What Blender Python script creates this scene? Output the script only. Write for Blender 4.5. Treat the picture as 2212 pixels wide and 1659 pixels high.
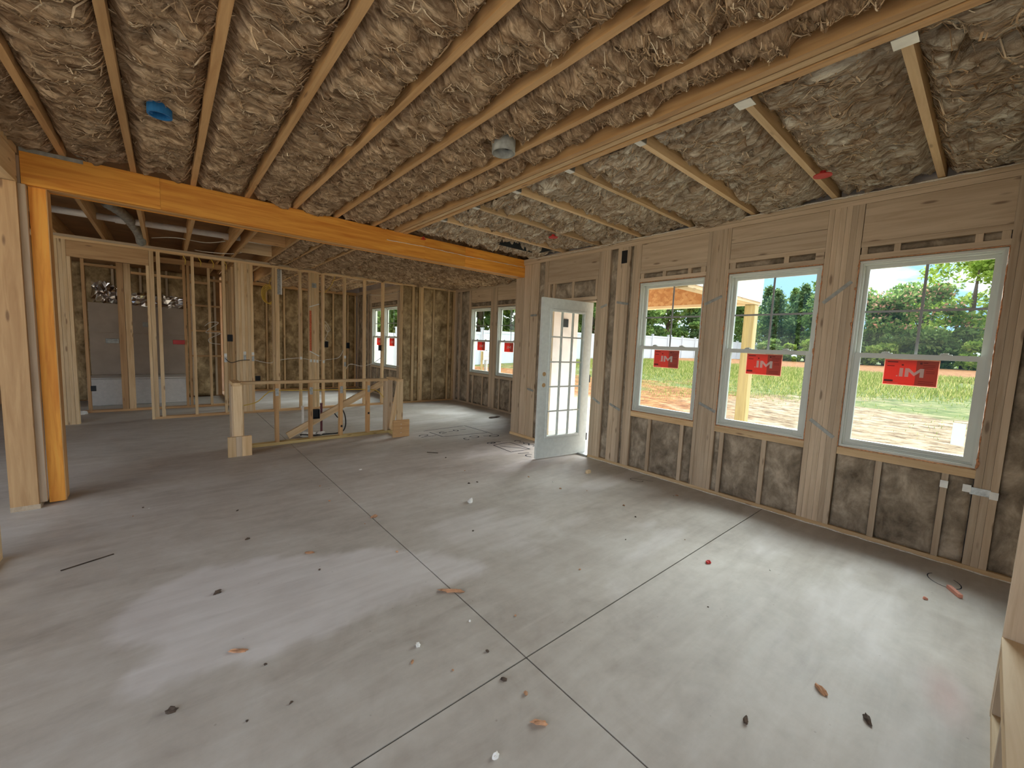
import bpy, bmesh, math, random
import numpy as np
from mathutils import Vector, Matrix

for o in list(bpy.data.objects):
    bpy.data.objects.remove(o, do_unlink=True)
SC = bpy.context.scene
COL = SC.collection
RNG = np.random.default_rng(7)
random.seed(7)

# ------------------------------------------------------------------ camera
F_PX, YAW, PITCH, ROLL, CAM_H = 877.0, 0.7063, 0.0959, 0.0415, 1.445
_f = Vector((math.sin(YAW)*math.cos(PITCH), math.cos(YAW)*math.cos(PITCH), -math.sin(PITCH)))
_r0 = Vector((math.cos(YAW), -math.sin(YAW), 0)); _u0 = _r0.cross(_f)
_r = _r0*math.cos(ROLL) + _u0*math.sin(ROLL); _u = -_r0*math.sin(ROLL) + _u0*math.cos(ROLL)
cam_data = bpy.data.cameras.new('camera')
cam_data.sensor_fit = 'HORIZONTAL'; cam_data.sensor_width = 36.0
cam_data.lens = F_PX/2212*36.0
cam_data.clip_start = 0.02; cam_data.clip_end = 500
cam = bpy.data.objects.new('camera', cam_data); COL.objects.link(cam)
m = Matrix(((_r.x, _u.x, -_f.x, 0), (_r.y, _u.y, -_f.y, 0), (_r.z, _u.z, -_f.z, CAM_H), (0, 0, 0, 1)))
cam.matrix_world = m
SC.camera = cam

# ------------------------------------------------------------------ sky, sun, exposure
SC.view_settings.view_transform = 'Standard'
SC.view_settings.look = 'None'
SC.view_settings.gamma = 1.0
SC.view_settings.use_curve_mapping = False
SC.view_settings.exposure = 1.27
world = bpy.data.worlds.new('sky'); SC.world = world
world.use_nodes = True
nt = world.node_tree; nt.nodes.clear()
def N(t, typ, **kw):
    n = t.nodes.new(typ)
    for k, v in kw.items():
        setattr(n, k, v)
    return n
out = N(nt, 'ShaderNodeOutputWorld'); bg = N(nt, 'ShaderNodeBackground')
tc = N(nt, 'ShaderNodeTexCoord'); mp = N(nt, 'ShaderNodeMapping'); mp.inputs['Scale'].default_value = (1, 1, 2.6); mp.inputs['Location'].default_value = (0.35, 0.2, 0.0)
ns = N(nt, 'ShaderNodeTexNoise'); ns.inputs['Scale'].default_value = 3.2; ns.inputs['Detail'].default_value = 7
rp = N(nt, 'ShaderNodeValToRGB')
rp.color_ramp.elements[0].position = 0.46; rp.color_ramp.elements[0].color = (0.17, 0.29, 0.46, 1)
rp.color_ramp.elements[1].position = 0.60; rp.color_ramp.elements[1].color = (0.98, 0.99, 1.0, 1)
nt.links.new(tc.outputs['Generated'], mp.inputs['Vector']); nt.links.new(mp.outputs['Vector'], ns.inputs['Vector'])
nt.links.new(ns.outputs['Fac'], rp.inputs['Fac']); nt.links.new(rp.outputs['Color'], bg.inputs['Color'])
bg.inputs['Strength'].default_value = 1.5
nt.links.new(bg.outputs['Background'], out.inputs['Surface'])
sun_d = bpy.data.lights.new('sun', 'SUN'); sun_d.energy = 6.7; sun_d.angle = math.radians(60.0); sun_d.color = (0.91, 0.955, 1.0)
sun = bpy.data.objects.new('sun', sun_d); COL.objects.link(sun)
sun.rotation_euler = Vector((-0.77, -0.05, -0.63)).to_track_quat('-Z', 'Y').to_euler()
sun.location = (20, 0, 20)

# ------------------------------------------------------------------ helpers
def lin(c):
    return tuple(((v/255)/12.92 if v/255 <= 0.04045 else ((v/255+0.055)/1.055)**2.4) for v in c)
def rgba(c): return lin(c) + (1,)

WL = {}
def tag(o, label=None, cat=None, group=None, kind=None):
    if label: o['label'] = label
    if cat: o['category'] = cat
    if group: o['group'] = group
    if kind: o['kind'] = kind
    return o
def empty(name, loc=(0, 0, 0), label=None, cat=None, group=None, kind=None, parent=None, rot=None):
    o = bpy.data.objects.new(name, None); COL.objects.link(o)
    o.empty_display_size = 0.05
    wl = Vector(loc)
    if parent: o.parent = parent; o.location = wl - WL[parent.name]
    else: o.location = wl
    if rot: o.rotation_euler = rot
    WL[o.name] = wl
    return tag(o, label, cat, group, kind)
def struct(name, loc, label):
    return empty(name, loc, label=label, kind='structure')
def link(name, me, mat, parent, loc, local=False):
    o = bpy.data.objects.new(name, me); COL.objects.link(o)
    if mat is not None and not me.materials: me.materials.append(mat)
    wl = Vector(loc)
    if parent:
        o.parent = parent
        o.location = wl if local else wl - WL[parent.name]
    else: o.location = wl
    WL[o.name] = wl
    return o
BOXF = [(0, 3, 2, 1), (4, 5, 6, 7), (0, 1, 5, 4), (1, 2, 6, 5), (2, 3, 7, 6), (3, 0, 4, 7)]
def box_mesh(sx, sy, sz, bevel=0.0, name='box'):
    me = bpy.data.meshes.new(name)
    hx, hy, hz = sx/2, sy/2, sz/2
    v = [(-hx, -hy, -hz), (hx, -hy, -hz), (hx, hy, -hz), (-hx, hy, -hz), (-hx, -hy, hz), (hx, -hy, hz), (hx, hy, hz), (-hx, hy, hz)]
    me.from_pydata(v, [], BOXF)
    if bevel:
        bm = bmesh.new(); bm.from_mesh(me)
        bmesh.ops.bevel(bm, geom=bm.edges[:], offset=bevel, segments=1, affect='EDGES')
        bm.to_mesh(me); bm.free()
    return me
_cache = {}
def box(name, x0, x1, y0, y1, z0, z1, mat, parent=None, bevel=0.0, local=False, rot=None):
    key = (round(abs(x1-x0), 4), round(abs(y1-y0), 4), round(abs(z1-z0), 4), bevel, mat.name)
    me = _cache.get(key)
    if me is None:
        me = box_mesh(abs(x1-x0), abs(y1-y0), abs(z1-z0), bevel, name); me.materials.append(mat); _cache[key] = me
    o = link(name, me, mat, parent, ((x0+x1)/2, (y0+y1)/2, (z0+z1)/2), local)
    if rot: o.rotation_euler = rot
    return o
def mesh(name, v, f, mat, parent=None, loc=(0, 0, 0), smooth=False, local=False):
    me = bpy.data.meshes.new(name); me.from_pydata([tuple(p) for p in v], [], f); me.update()
    if smooth:
        me.polygons.foreach_set('use_smooth', [True]*len(me.polygons))
    return link(name, me, mat, parent, loc, local)
def np_mesh(name, V, Fq, mat, parent=None, loc=(0, 0, 0), smooth=True, nper=4):
    me = bpy.data.meshes.new(name)
    V = np.asarray(V, dtype=np.float32); Fq = np.asarray(Fq, dtype=np.int32)
    me.vertices.add(len(V)); me.vertices.foreach_set('co', V.ravel())
    me.loops.add(Fq.size); me.loops.foreach_set('vertex_index', Fq.ravel())
    me.polygons.add(len(Fq)); me.polygons.foreach_set('loop_start', np.arange(0, Fq.size, nper, dtype=np.int32))
    me.polygons.foreach_set('use_smooth', np.full(len(Fq), smooth))
    me.update(calc_edges=True); me.validate()
    return link(name, me, mat, parent, loc)
def tube_geo(pts, r, n=6, caps=True):
    pts = [Vector(p) for p in pts]; V = []; Fc = []
    prev = None
    for i, p in enumerate(pts):
        d = (pts[min(i+1, len(pts)-1)] - pts[max(i-1, 0)])
        if d.length < 1e-9: d = Vector((0, 0, 1))
        d.normalize()
        a = prev if prev is not None else (Vector((0, 0, 1)) if abs(d.z) < 0.9 else Vector((1, 0, 0)))
        s = d.cross(a)
        if s.length < 1e-6: s = d.cross(Vector((1, 0, 0)))
        s.normalize(); t = s.cross(d).normalized(); prev = t
        rr = r[i] if isinstance(r, (list, tuple)) else r
        for k in range(n):
            an = 2*math.pi*k/n
            V.append(p + s*math.cos(an)*rr + t*math.sin(an)*rr)
    for i in range(len(pts)-1):
        for k in range(n):
            a = i*n+k; b = i*n+(k+1) % n
            Fc.append((a, b, b+n, a+n))
    if caps:
        Fc.append(tuple(range(n-1, -1, -1))); Fc.append(tuple(range((len(pts)-1)*n, len(pts)*n)))
    return V, Fc
def tube(name, pts, r, mat, parent=None, n=6, smooth=True):
    base = Vector(pts[0])
    V, Fc = tube_geo([Vector(p)-base for p in pts], r, n)
    return mesh(name, V, Fc, mat, parent, base, smooth)
def spline(pts, k=6):
    P = [Vector(p) for p in pts]; res = []
    for i in range(len(P)-1):
        p0 = P[max(i-1, 0)]; p1 = P[i]; p2 = P[i+1]; p3 = P[min(i+2, len(P)-1)]
        for j in range(k):
            t = j/k
            res.append(0.5*((2*p1) + (p2-p0)*t + (2*p0-5*p1+4*p2-p3)*t*t + (3*p1-p0-3*p2+p3)*t**3))
    res.append(P[-1]); return res
def cyl(name, c, r, h, mat, parent=None, axis='z', n=20, r2=None, local=False):
    d = {'x': Vector((1, 0, 0)), 'y': Vector((0, 1, 0)), 'z': Vector((0, 0, 1))}[axis]
    V, Fc = tube_geo([-d*h/2, d*h/2], [r, r if r2 is None else r2], n)
    return mesh(name, V, Fc, mat, parent, c, False, local)
def beam_between(name, p, q, w, t, nrm, mat, parent):
    """board from p to q, width w across, thickness t along nrm"""
    p = Vector(p); q = Vector(q); d = q-p; L = d.length; d.normalize(); n = Vector(nrm).normalized(); s = n.cross(d).normalized()
    me = box_mesh(L, w, t)
    o = link(name, me, mat, parent, (p+q)/2)
    o.rotation_euler = Matrix((d, s, n)).transposed().to_euler()
    return o

# numpy noise
def _hash(ix, iy, seed):
    h = (ix.astype(np.int64)*374761393 + iy.astype(np.int64)*668265263 + seed*1442695041) & 0xffffffff
    h = ((h ^ (h >> 13))*1274126177) & 0xffffffff
    h = (h ^ (h >> 16))
    return (h & 0xffff)/65535.0
def vnoise(x, y, seed=0):
    ix = np.floor(x); iy = np.floor(y); fx = x-ix; fy = y-iy
    fx = fx*fx*fx*(fx*(fx*6-15)+10); fy = fy*fy*fy*(fy*(fy*6-15)+10)
    a = _hash(ix, iy, seed); b = _hash(ix+1, iy, seed); c = _hash(ix, iy+1, seed); d = _hash(ix+1, iy+1, seed)
    return (a*(1-fx)+b*fx)*(1-fy) + (c*(1-fx)+d*fx)*fy
def fbm(x, y, seed=0, o=4):
    s = 0; a = 0.5; t = 0
    for k in range(o):
        s = s + a*vnoise(x*2**k+17.3*k, y*2**k-9.1*k, seed+k); t += a; a *= 0.5
    return s/t

# ------------------------------------------------------------------ materials
def new_mat(name):
    mt = bpy.data.materials.new(name); mt.use_nodes = True
    t = mt.node_tree; t.nodes.clear()
    o = N(t, 'ShaderNodeOutputMaterial'); b = N(t, 'ShaderNodeBsdfPrincipled')
    t.links.new(b.outputs['BSDF'], o.inputs['Surface'])
    return mt, t, b
def ramp(t, stops):
    r = N(t, 'ShaderNodeValToRGB'); e = r.color_ramp.elements
    while len(e) < len(stops): e.new(0.5)
    for i, (p, c) in enumerate(stops):
        e[i].position = p; e[i].color = c if len(c) == 4 else tuple(c)+(1,)
    return r
def mixc(t, fac, a, b, mode='MIX'):
    n = N(t, 'ShaderNodeMix', data_type='RGBA', blend_type=mode)
    for sock, v in ((0, fac), (6, a), (7, b)):
        if hasattr(v, 'is_linked') or isinstance(v, bpy.types.NodeSocket): t.links.new(v, n.inputs[sock])
        else: n.inputs[sock].default_value = v
    return n.outputs[2]
def math_n(t, op, a, b=None, c=None):
    n = N(t, 'ShaderNodeMath', operation=op)
    for i, v in enumerate((a, b, c)):
        if v is None: continue
        if isinstance(v, bpy.types.NodeSocket): t.links.new(v, n.inputs[i])
        else: n.inputs[i].default_value = v
    return n.outputs[0]
def coords(t, scale, rnd=True, kind='Object'):
    c = N(t, 'ShaderNodeTexCoord'); mpn = N(t, 'ShaderNodeMapping'); mpn.inputs['Scale'].default_value = scale
    src = c.outputs[kind]
    if rnd:
        oi = N(t, 'ShaderNodeObjectInfo')
        vm = N(t, 'ShaderNodeVectorMath', operation='MULTIPLY_ADD')
        cmb = N(t, 'ShaderNodeCombineXYZ')
        for i in range(3): t.links.new(oi.outputs['Random'], cmb.inputs[i])
        t.links.new(cmb.outputs[0], vm.inputs[0]); vm.inputs[1].default_value = (37, 53, 71); t.links.new(src, vm.inputs[2])
        src = vm.outputs[0]
    t.links.new(src, mpn.inputs['Vector'])
    return mpn.outputs[0]
def noise(t, vec, scale, detail=4, rough=0.55, dist=0.0):
    n = N(t, 'ShaderNodeTexNoise'); n.inputs['Scale'].default_value = scale; n.inputs['Detail'].default_value = detail
    n.inputs['Roughness'].default_value = rough; n.inputs['Distortion'].default_value = dist
    t.links.new(vec, n.inputs['Vector']); return n.outputs['Fac']
def bump(t, b, h, strength=0.3, dist=0.01):
    n = N(t, 'ShaderNodeBump'); n.inputs['Strength'].default_value = strength; n.inputs['Distance'].default_value = dist
    t.links.new(h, n.inputs['Height']); t.links.new(n.outputs['Normal'], b.inputs['Normal'])

_wood = {}
def wood(axis, tone='pine'):
    key = (axis, tone)
    if key in _wood: return _wood[key]
    mt, t, b = new_mat('%s_grain_%s' % (tone, axis))
    tones = {'pine': ((228, 196, 148), (202, 164, 114), (132, 92, 56)),
             'dark_pine': ((206, 184, 154), (182, 157, 126), (112, 86, 62)),
             'lvl': ((248, 174, 68), (216, 130, 36), (140, 80, 24)),
             'lvl_edge': ((226, 176, 112), (196, 140, 82), (130, 84, 40)),
             'joist': ((208, 166, 114), (182, 138, 88), (114, 78, 46)),
             'pale': ((234, 206, 162), (212, 178, 130), (140, 102, 64)),
             'treated': ((200, 176, 118), (170, 146, 92), (110, 90, 50))}[tone]
    sc = [26, 26, 26]; sc['xyz'.index(axis)] = 1.6
    v = coords(t, tuple(sc)); g = noise(t, v, 1.0, 5, 0.6, 0.6)
    r = ramp(t, [(0.30, rgba(tones[1])), (0.62, rgba(tones[0]))]); t.links.new(g, r.inputs['Fac'])
    sc2 = [11, 11, 11]; sc2['xyz'.index(axis)] = 2.6
    vk = coords(t, tuple(sc2)); vo = N(t, 'ShaderNodeTexVoronoi'); vo.inputs['Scale'].default_value = 1.0; t.links.new(vk, vo.inputs['Vector'])
    kn = ramp(t, [(0.07, (1, 1, 1, 1)), (0.14, (0, 0, 0, 1))]); t.links.new(vo.outputs['Distance'], kn.inputs['Fac'])
    if tone in ('lvl', 'lvl_edge'): kf = 0.15
    else: kf = 0.75
    c1 = mixc(t, math_n(t, 'MULTIPLY', kn.outputs['Color'], kf), r.outputs['Color'], rgba(tones[2]))
    oi = N(t, 'ShaderNodeObjectInfo')
    val = math_n(t, 'MULTIPLY_ADD', oi.outputs['Random'], 0.34, 0.80)
    hs = N(t, 'ShaderNodeHueSaturation'); t.links.new(c1, hs.inputs['Color']); t.links.new(val, hs.inputs['Value'])
    t.links.new(hs.outputs['Color'], b.inputs['Base Color'])
    b.inputs['Roughness'].default_value = 0.62
    bump(t, b, g, 0.12, 0.004)
    _wood[key] = mt; return mt

def insul(name, c_hi, c_lo, axis_scale, fine=1.0, dist=1.2):
    mt, t, b = new_mat(name)
    v = coords(t, axis_scale, rnd=True); n1 = noise(t, v, 1.0, 8, 0.68, dist)
    v2 = coords(t, (5, 5, 5), rnd=True); n2 = noise(t, v2, 1.0, 4, 0.6, 0.8)
    s = math_n(t, 'ADD', math_n(t, 'MULTIPLY', n1, 0.72), math_n(t, 'MULTIPLY', n2, 0.28))
    r = ramp(t, [(0.36, rgba(c_lo)), (0.50, rgba(tuple((a+d)/2 for a, d in zip(c_hi, c_lo)))), (0.64, rgba(c_hi))])  # fibre tones; the dark low stop also paints shade into the crevices
    t.links.new(s, r.inputs['Fac']); t.links.new(r.outputs['Color'], b.inputs['Base Color'])
    b.inputs['Roughness'].default_value = 1.0
    b.inputs['Specular IOR Level'].default_value = 0.05
    bump(t, b, n1, 1.0*fine, 0.03)
    return mt
MAT_BATT_X = insul('glass_wool_batt_x', (250, 220, 182), (116, 86, 60), (6, 32, 16))     # strands along x
MAT_BATT_Y_LIT = insul('glass_wool_batt_y_lit', (255, 248, 226), (148, 116, 84), (32, 6, 16))  # paler copy for the right bays, window light put into the colour
MAT_WALL_BATT = insul('wall_wool_batt', (196, 179, 155), (102, 90, 74), (5, 6, 4), 0.4, 0.35)
MAT_WALL_BATT_WARM = insul('wall_wool_batt_warm', (216, 190, 146), (116, 95, 66), (5, 6, 4), 0.4, 0.35)

def plain(name, c, rough=0.5, metal=0.0, var=0.0, sc=20, bmp=0.0, spec=None):
    mt, t, b = new_mat(name)
    v = coords(t, (sc, sc, sc)); n1 = noise(t, v, 1.0, 4)
    k = max(var, 0.03)
    r = ramp(t, [(0.3, rgba(tuple(max(0, q*(1-k)) for q in c))), (0.7, rgba(tuple(min(255, q*(1+k)) for q in c)))])
    t.links.new(n1, r.inputs['Fac']); t.links.new(r.outputs['Color'], b.inputs['Base Color'])
    b.inputs['Roughness'].default_value = rough; b.inputs['Metallic'].default_value = metal
    if spec is not None: b.inputs['Specular IOR Level'].default_value = spec
    if bmp: bump(t, b, n1, bmp, 0.01)
    return mt
M = {}
M['vinyl'] = plain('white_vinyl', (208, 210, 198), 0.4, sc=2)
M['grid'] = plain('grey_muntin', (150, 150, 146), 0.45)
M['steel'] = plain('galvanised_steel', (170, 174, 172), 0.38, 0.85, 0.12, 40)
M['plate'] = plain('bright_plate', (226, 224, 214), 0.4, 0.25)
M['dull_steel'] = plain('dull_grey_steel', (158, 158, 150), 0.6, 0.3, 0.15)
M['black'] = plain('black_plastic', (26, 27, 28), 0.5)
M['blue'] = plain('blue_plastic', (38, 112, 168), 0.45)
M['red'] = plain('red_plastic', (190, 40, 36), 0.45)
M['white'] = plain('white_plastic', (232, 230, 224), 0.45)
M['cable_white'] = plain('white_cable', (214, 210, 198), 0.5)
M['cable_yellow'] = plain('yellow_cable', (214, 178, 70), 0.5)
M['cable_black'] = plain('black_cable', (34, 30, 28), 0.5)
M['foam'] = plain('orange_foam', (204, 142, 98), 0.8, 0, 0.2, 60, 0.5)
M['caulk'] = plain('white_sealant', (224, 214, 196), 0.7, 0, 0.08, 80, 0.3)
M['sheath'] = plain('white_sheathing', (236, 226, 220), 0.7, 0, 0.05, 4)
M['door'] = plain('grey_green_door_paint', (222, 228, 220), 0.42, 0, 0.02)
M['brass'] = plain('tan_bore', (196, 160, 110), 0.6)
M['tub'] = plain('white_acrylic', (206, 200, 190), 0.35)
M['panel'] = plain('grey_backer_panel', (168, 152, 134), 0.85, 0, 0.05, 3)
M['foil'] = plain('silver_foil', (220, 214, 208), 0.22, 1.0, 0.05)
M['kraft'] = plain('kraft_board', (166, 126, 84), 0.8, 0, 0.1, 6)
M['pvc'] = plain('white_pvc_pipe', (222, 214, 204), 0.4)
M['pex'] = plain('dark_red_pipe', (92, 28, 38), 0.4)
M['marker'] = plain('dark_marker_ink', (38, 40, 48), 0.9)
M['dirt_dark'] = plain('dark_crumb', (74, 60, 48), 0.9, 0, 0.3)
M['wood_chip'] = plain('wood_chip', (178, 132, 96), 0.8, 0, 0.2)
M['pink'] = plain('pink_foam', (226, 158, 136), 0.8)
M['paper'] = plain('white_paper', (226, 222, 212), 0.8)
M['fence'] = plain('white_fence_vinyl', (214, 216, 218), 0.4)
M['bark'] = plain('bark', (96, 76, 58), 0.9, 0, 0.3)
M['sidewall'] = plain('ply_deck', (150, 112, 74), 0.85, 0, 0.12, 3)
M['dark_duct'] = plain('dark_duct', (54, 58, 58), 0.6, 0.2)
M['orange_ink'] = plain('orange_stamp', (198, 104, 64), 0.8, 0, 0.2, 60)

M['red_ink'] = plain('sticker_dark_ink', (104, 32, 30), 0.6)

def osb():
    mt, t, b = new_mat('osb_board')
    v = coords(t, (1, 1, 1)); vo = N(t, 'ShaderNodeTexVoronoi'); vo.inputs['Scale'].default_value = 22; t.links.new(v, vo.inputs['Vector'])
    r = ramp(t, [(0.0, rgba((186, 126, 74))), (0.5, rgba((206, 148, 90))), (1.0, rgba((226, 176, 118)))])
    t.links.new(vo.outputs['Color'], r.inputs['Fac']); t.links.new(r.outputs['Color'], b.inputs['Base Color']); b.inputs['Roughness'].default_value = 0.75
    return mt
M['osb'] = osb()
def glass():
    mt = bpy.data.materials.new('window_glass'); mt.use_nodes = True; t = mt.node_tree; t.nodes.clear()
    o = N(t, 'ShaderNodeOutputMaterial'); mx = N(t, 'ShaderNodeMixShader'); tr = N(t, 'ShaderNodeBsdfTransparent'); gl = N(t, 'ShaderNodeBsdfGlossy')
    tr.inputs['Color'].default_value = (0.93, 0.965, 0.95, 1); gl.inputs['Roughness'].default_value = 0.02; gl.inputs['Color'].default_value = (0.9, 0.95, 0.95, 1)
    fr = N(t, 'ShaderNodeFresnel'); fr.inputs['IOR'].default_value = 1.30
    gb = N(t, 'ShaderNodeNewGeometry'); front = math_n(t, 'SUBTRACT', 1.0, gb.outputs['Backfacing'])
    t.links.new(math_n(t, 'MULTIPLY', fr.outputs[0], front), mx.inputs[0]); t.links.new(tr.outputs[0], mx.inputs[1]); t.links.new(gl.outputs[0], mx.inputs[2]); t.links.new(mx.outputs[0], o.inputs['Surface'])
    return mt
M['glass'] = glass()
def thin_sheet(name, c):
    mt = bpy.data.materials.new(name); mt.use_nodes = True; t = mt.node_tree; t.nodes.clear()
    o = N(t, 'ShaderNodeOutputMaterial'); mx = N(t, 'ShaderNodeMixShader'); d = N(t, 'ShaderNodeBsdfDiffuse'); tl = N(t, 'ShaderNodeBsdfTranslucent')
    d.inputs['Color'].default_value = rgba(c); tl.inputs['Color'].default_value = rgba(c); mx.inputs[0].default_value = 0.55
    t.links.new(d.outputs[0], mx.inputs[1]); t.links.new(tl.outputs[0], mx.inputs[2]); t.links.new(mx.outputs[0], o.inputs['Surface'])
    return mt
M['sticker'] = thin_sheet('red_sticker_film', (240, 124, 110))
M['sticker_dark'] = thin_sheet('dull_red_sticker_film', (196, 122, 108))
M['sticker_edge'] = thin_sheet('pale_sticker_border', (240, 196, 176))
M['white_ink'] = thin_sheet('sticker_white_ink', (250, 246, 238))
M['wrap'] = thin_sheet('pale_house_wrap', (226, 214, 196))

def concrete():
    mt, t, b = new_mat('concrete_slab')
    v = coords(t, (1, 1, 1), rnd=False)
    geo = N(t, 'ShaderNodeNewGeometry')
    n1 = noise(t, geo.outputs['Position'], 0.9, 7, 0.6, 0.6); n2 = noise(t, geo.outputs['Position'], 14, 6, 0.65); n3 = noise(t, geo.outputs['Position'], 3.2, 5, 0.6, 1.2)
    mm = N(t, 'ShaderNodeMapping'); mm.inputs['Rotation'].default_value = (0, 0, 0.5); mm.inputs['Scale'].default_value = (1.2, 7, 1); t.links.new(geo.outputs['Position'], mm.inputs['Vector'])
    n4 = noise(t, mm.outputs[0], 1.6, 6, 0.6, 0.5)
    s = math_n(t, 'ADD', math_n(t, 'ADD', math_n(t, 'MULTIPLY', n1, 0.36), math_n(t, 'MULTIPLY', n3, 0.24)), math_n(t, 'ADD', math_n(t, 'MULTIPLY', n2, 0.14), math_n(t, 'MULTIPLY', n4, 0.26)))
    r = ramp(t, [(0.36, rgba((160, 150, 138))), (0.50, rgba((182, 174, 162))), (0.64, rgba((200, 194, 184)))])
    t.links.new(s, r.inputs['Fac'])
    at = N(t, 'ShaderNodeAttribute', attribute_name='dust')
    dn = math_n(t, 'MULTIPLY', at.outputs['Fac'], math_n(t, 'MULTIPLY_ADD', n4, 0.9, 0.42))
    c1 = mixc(t, dn, r.outputs['Color'], rgba((226, 220, 216)))
    at2 = N(t, 'ShaderNodeAttribute', attribute_name='pink')
    c2 = mixc(t, math_n(t, 'MULTIPLY', at2.outputs['Fac'], 0.35), c1, rgba((196, 128, 118)))
    sp = N(t, 'ShaderNodeTexVoronoi'); sp.inputs['Scale'].default_value = 9; t.links.new(geo.outputs['Position'], sp.inputs['Vector'])
    spr = ramp(t, [(0.025, (1, 1, 1, 1)), (0.05, (0, 0, 0, 1))]); t.links.new(sp.outputs['Distance'], spr.inputs['Fac'])
    c3 = mixc(t, math_n(t, 'MULTIPLY', spr.outputs['Color'], 0.35), c2, rgba((110, 92, 76)))
    t.links.new(c3, b.inputs['Base Color'])
    rr = math_n(t, 'MULTIPLY_ADD', n3, 0.3, 0.42); t.links.new(rr, b.inputs['Roughness'])
    b.inputs['Specular IOR Level'].default_value = 0.35
    bump(t, b, s, 0.12, 0.01)
    return mt
M['concrete'] = concrete()
M['joint'] = plain('dark_joint', (62, 56, 50), 0.95)

def ground_mat():
    mt, t, b = new_mat('yard_soil')
    geo = N(t, 'ShaderNodeNewGeometry'); sx = N(t, 'ShaderNodeSeparateXYZ'); t.links.new(geo.outputs['Position'], sx.inputs[0])
    mm = N(t, 'ShaderNodeMapping'); mm.inputs['Scale'].default_value = (1.4, 0.7, 1); t.links.new(geo.outputs['Position'], mm.inputs['Vector'])
    n1 = noise(t, mm.outputs[0], 0.45, 6, 0.62, 0.8); n2 = noise(t, mm.outputs[0], 4.5, 6, 0.7, 0.4)
    straw = ramp(t, [(0.36, rgba((84, 62, 44))), (0.47, rgba((132, 110, 84))), (0.60, rgba((160, 142, 116)))]); t.links.new(n2, straw.inputs['Fac'])
    clay = ramp(t, [(0.36, rgba((100, 60, 34))), (0.5, rgba((136, 88, 50))), (0.64, rgba((158, 122, 78)))]); t.links.new(n2, clay.inputs['Fac'])
    grass = ramp(t, [(0.36, rgba((66, 78, 38))), (0.52, rgba((96, 104, 56))), (0.64, rgba((136, 126, 84)))]); t.links.new(n2, grass.inputs['Fac'])
    bounce_ground = ramp(t, [(0.34, rgba((176, 156, 126))), (0.6, rgba((208, 190, 160)))]); t.links.new(n2, bounce_ground.inputs['Fac'])  # out-of-sight pale ground beside the house, added to bounce light indoors
    yy = math_n(t, 'ADD', sx.outputs['Y'], math_n(t, 'MULTIPLY', n1, 5))
    fy = N(t, 'ShaderNodeMapRange'); fy.inputs[1].default_value = 5.6; fy.inputs[2].default_value = 7.6; t.links.new(yy, fy.inputs[0])
    near = mixc(t, fy.outputs[0], straw.outputs['Color'], clay.outputs['Color'])
    fp = N(t, 'ShaderNodeMapRange'); fp.inputs[1].default_value = 7.6; fp.inputs[2].default_value = 9.4; t.links.new(math_n(t, 'ADD', sx.outputs['X'], math_n(t, 'MULTIPLY_ADD', n1, 3, -1.5)), fp.inputs[0])
    near = mixc(t, fp.outputs[0], bounce_ground.outputs['Color'], near)
    xx = math_n(t, 'ADD', sx.outputs['X'], math_n(t, 'MULTIPLY_ADD', n1, 14, -7))
    g1 = N(t, 'ShaderNodeMapRange'); g1.inputs[1].default_value = 12.5; g1.inputs[2].default_value = 14.5; t.links.new(xx, g1.inputs[0])
    c1 = mixc(t, g1.outputs[0], near, grass.outputs['Color'])
    xb = math_n(t, 'ADD', sx.outputs['X'], math_n(t, 'MULTIPLY_ADD', n1, 8, -4))
    g2 = N(t, 'ShaderNodeMapRange'); g2.inputs[1].default_value = 22; g2.inputs[2].default_value = 25; t.links.new(xb, g2.inputs[0])
    c2 = mixc(t, g2.outputs[0], c1, clay.outputs['Color'])
    g3 = N(t, 'ShaderNodeMapRange'); g3.inputs[1].default_value = 50; g3.inputs[2].default_value = 53; t.links.new(xb, g3.inputs[0])
    c3 = mixc(t, g3.outputs[0], c2, grass.outputs['Color'])
    t.links.new(c3, b.inputs['Base Color']); b.inputs['Roughness'].default_value = 1.0; b.inputs['Specular IOR Level'].default_value = 0.1
    bump(t, b, n2, 0.6, 0.05)
    return mt
M['ground'] = ground_mat()
def leaf_mat(name, stops, trans=0.5):
    mt = bpy.data.materials.new(name); mt.use_nodes = True; t = mt.node_tree; t.nodes.clear()
    o = N(t, 'ShaderNodeOutputMaterial'); mx = N(t, 'ShaderNodeMixShader'); d = N(t, 'ShaderNodeBsdfDiffuse'); tl = N(t, 'ShaderNodeBsdfTranslucent')
    geo = N(t, 'ShaderNodeNewGeometry'); r = ramp(t, [(p, rgba(c)) for p, c in stops]); t.links.new(geo.outputs['Random Per Island'], r.inputs['Fac'])
    t.links.new(r.outputs['Color'], d.inputs['Color']); t.links.new(r.outputs['Color'], tl.inputs['Color']); mx.inputs[0].default_value = trans
    t.links.new(d.outputs[0], mx.inputs[1]); t.links.new(tl.outputs[0], mx.inputs[2]); t.links.new(mx.outputs[0], o.inputs['Surface'])
    return mt
M['leaf_light'] = leaf_mat('light_leaves', [(0.0, (112, 136, 56)), (0.6, (156, 176, 78)), (1.0, (184, 194, 104))])
M['leaf_mid'] = leaf_mat('mid_leaves', [(0.0, (86, 114, 60)), (0.6, (126, 150, 82)), (1.0, (158, 172, 102))])
M['leaf_dark'] = leaf_mat('cedar_leaves', [(0.0, (76, 102, 66)), (0.6, (112, 136, 88)), (1.0, (144, 160, 108))])
M['blossom'] = leaf_mat('pink_blossom', [(0.0, (212, 150, 120)), (1.0, (240, 192, 160))])
M['blade'] = leaf_mat('grass_blades', [(0.0, (88, 106, 46)), (0.5, (126, 136, 66)), (1.0, (186, 170, 112))])
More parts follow.
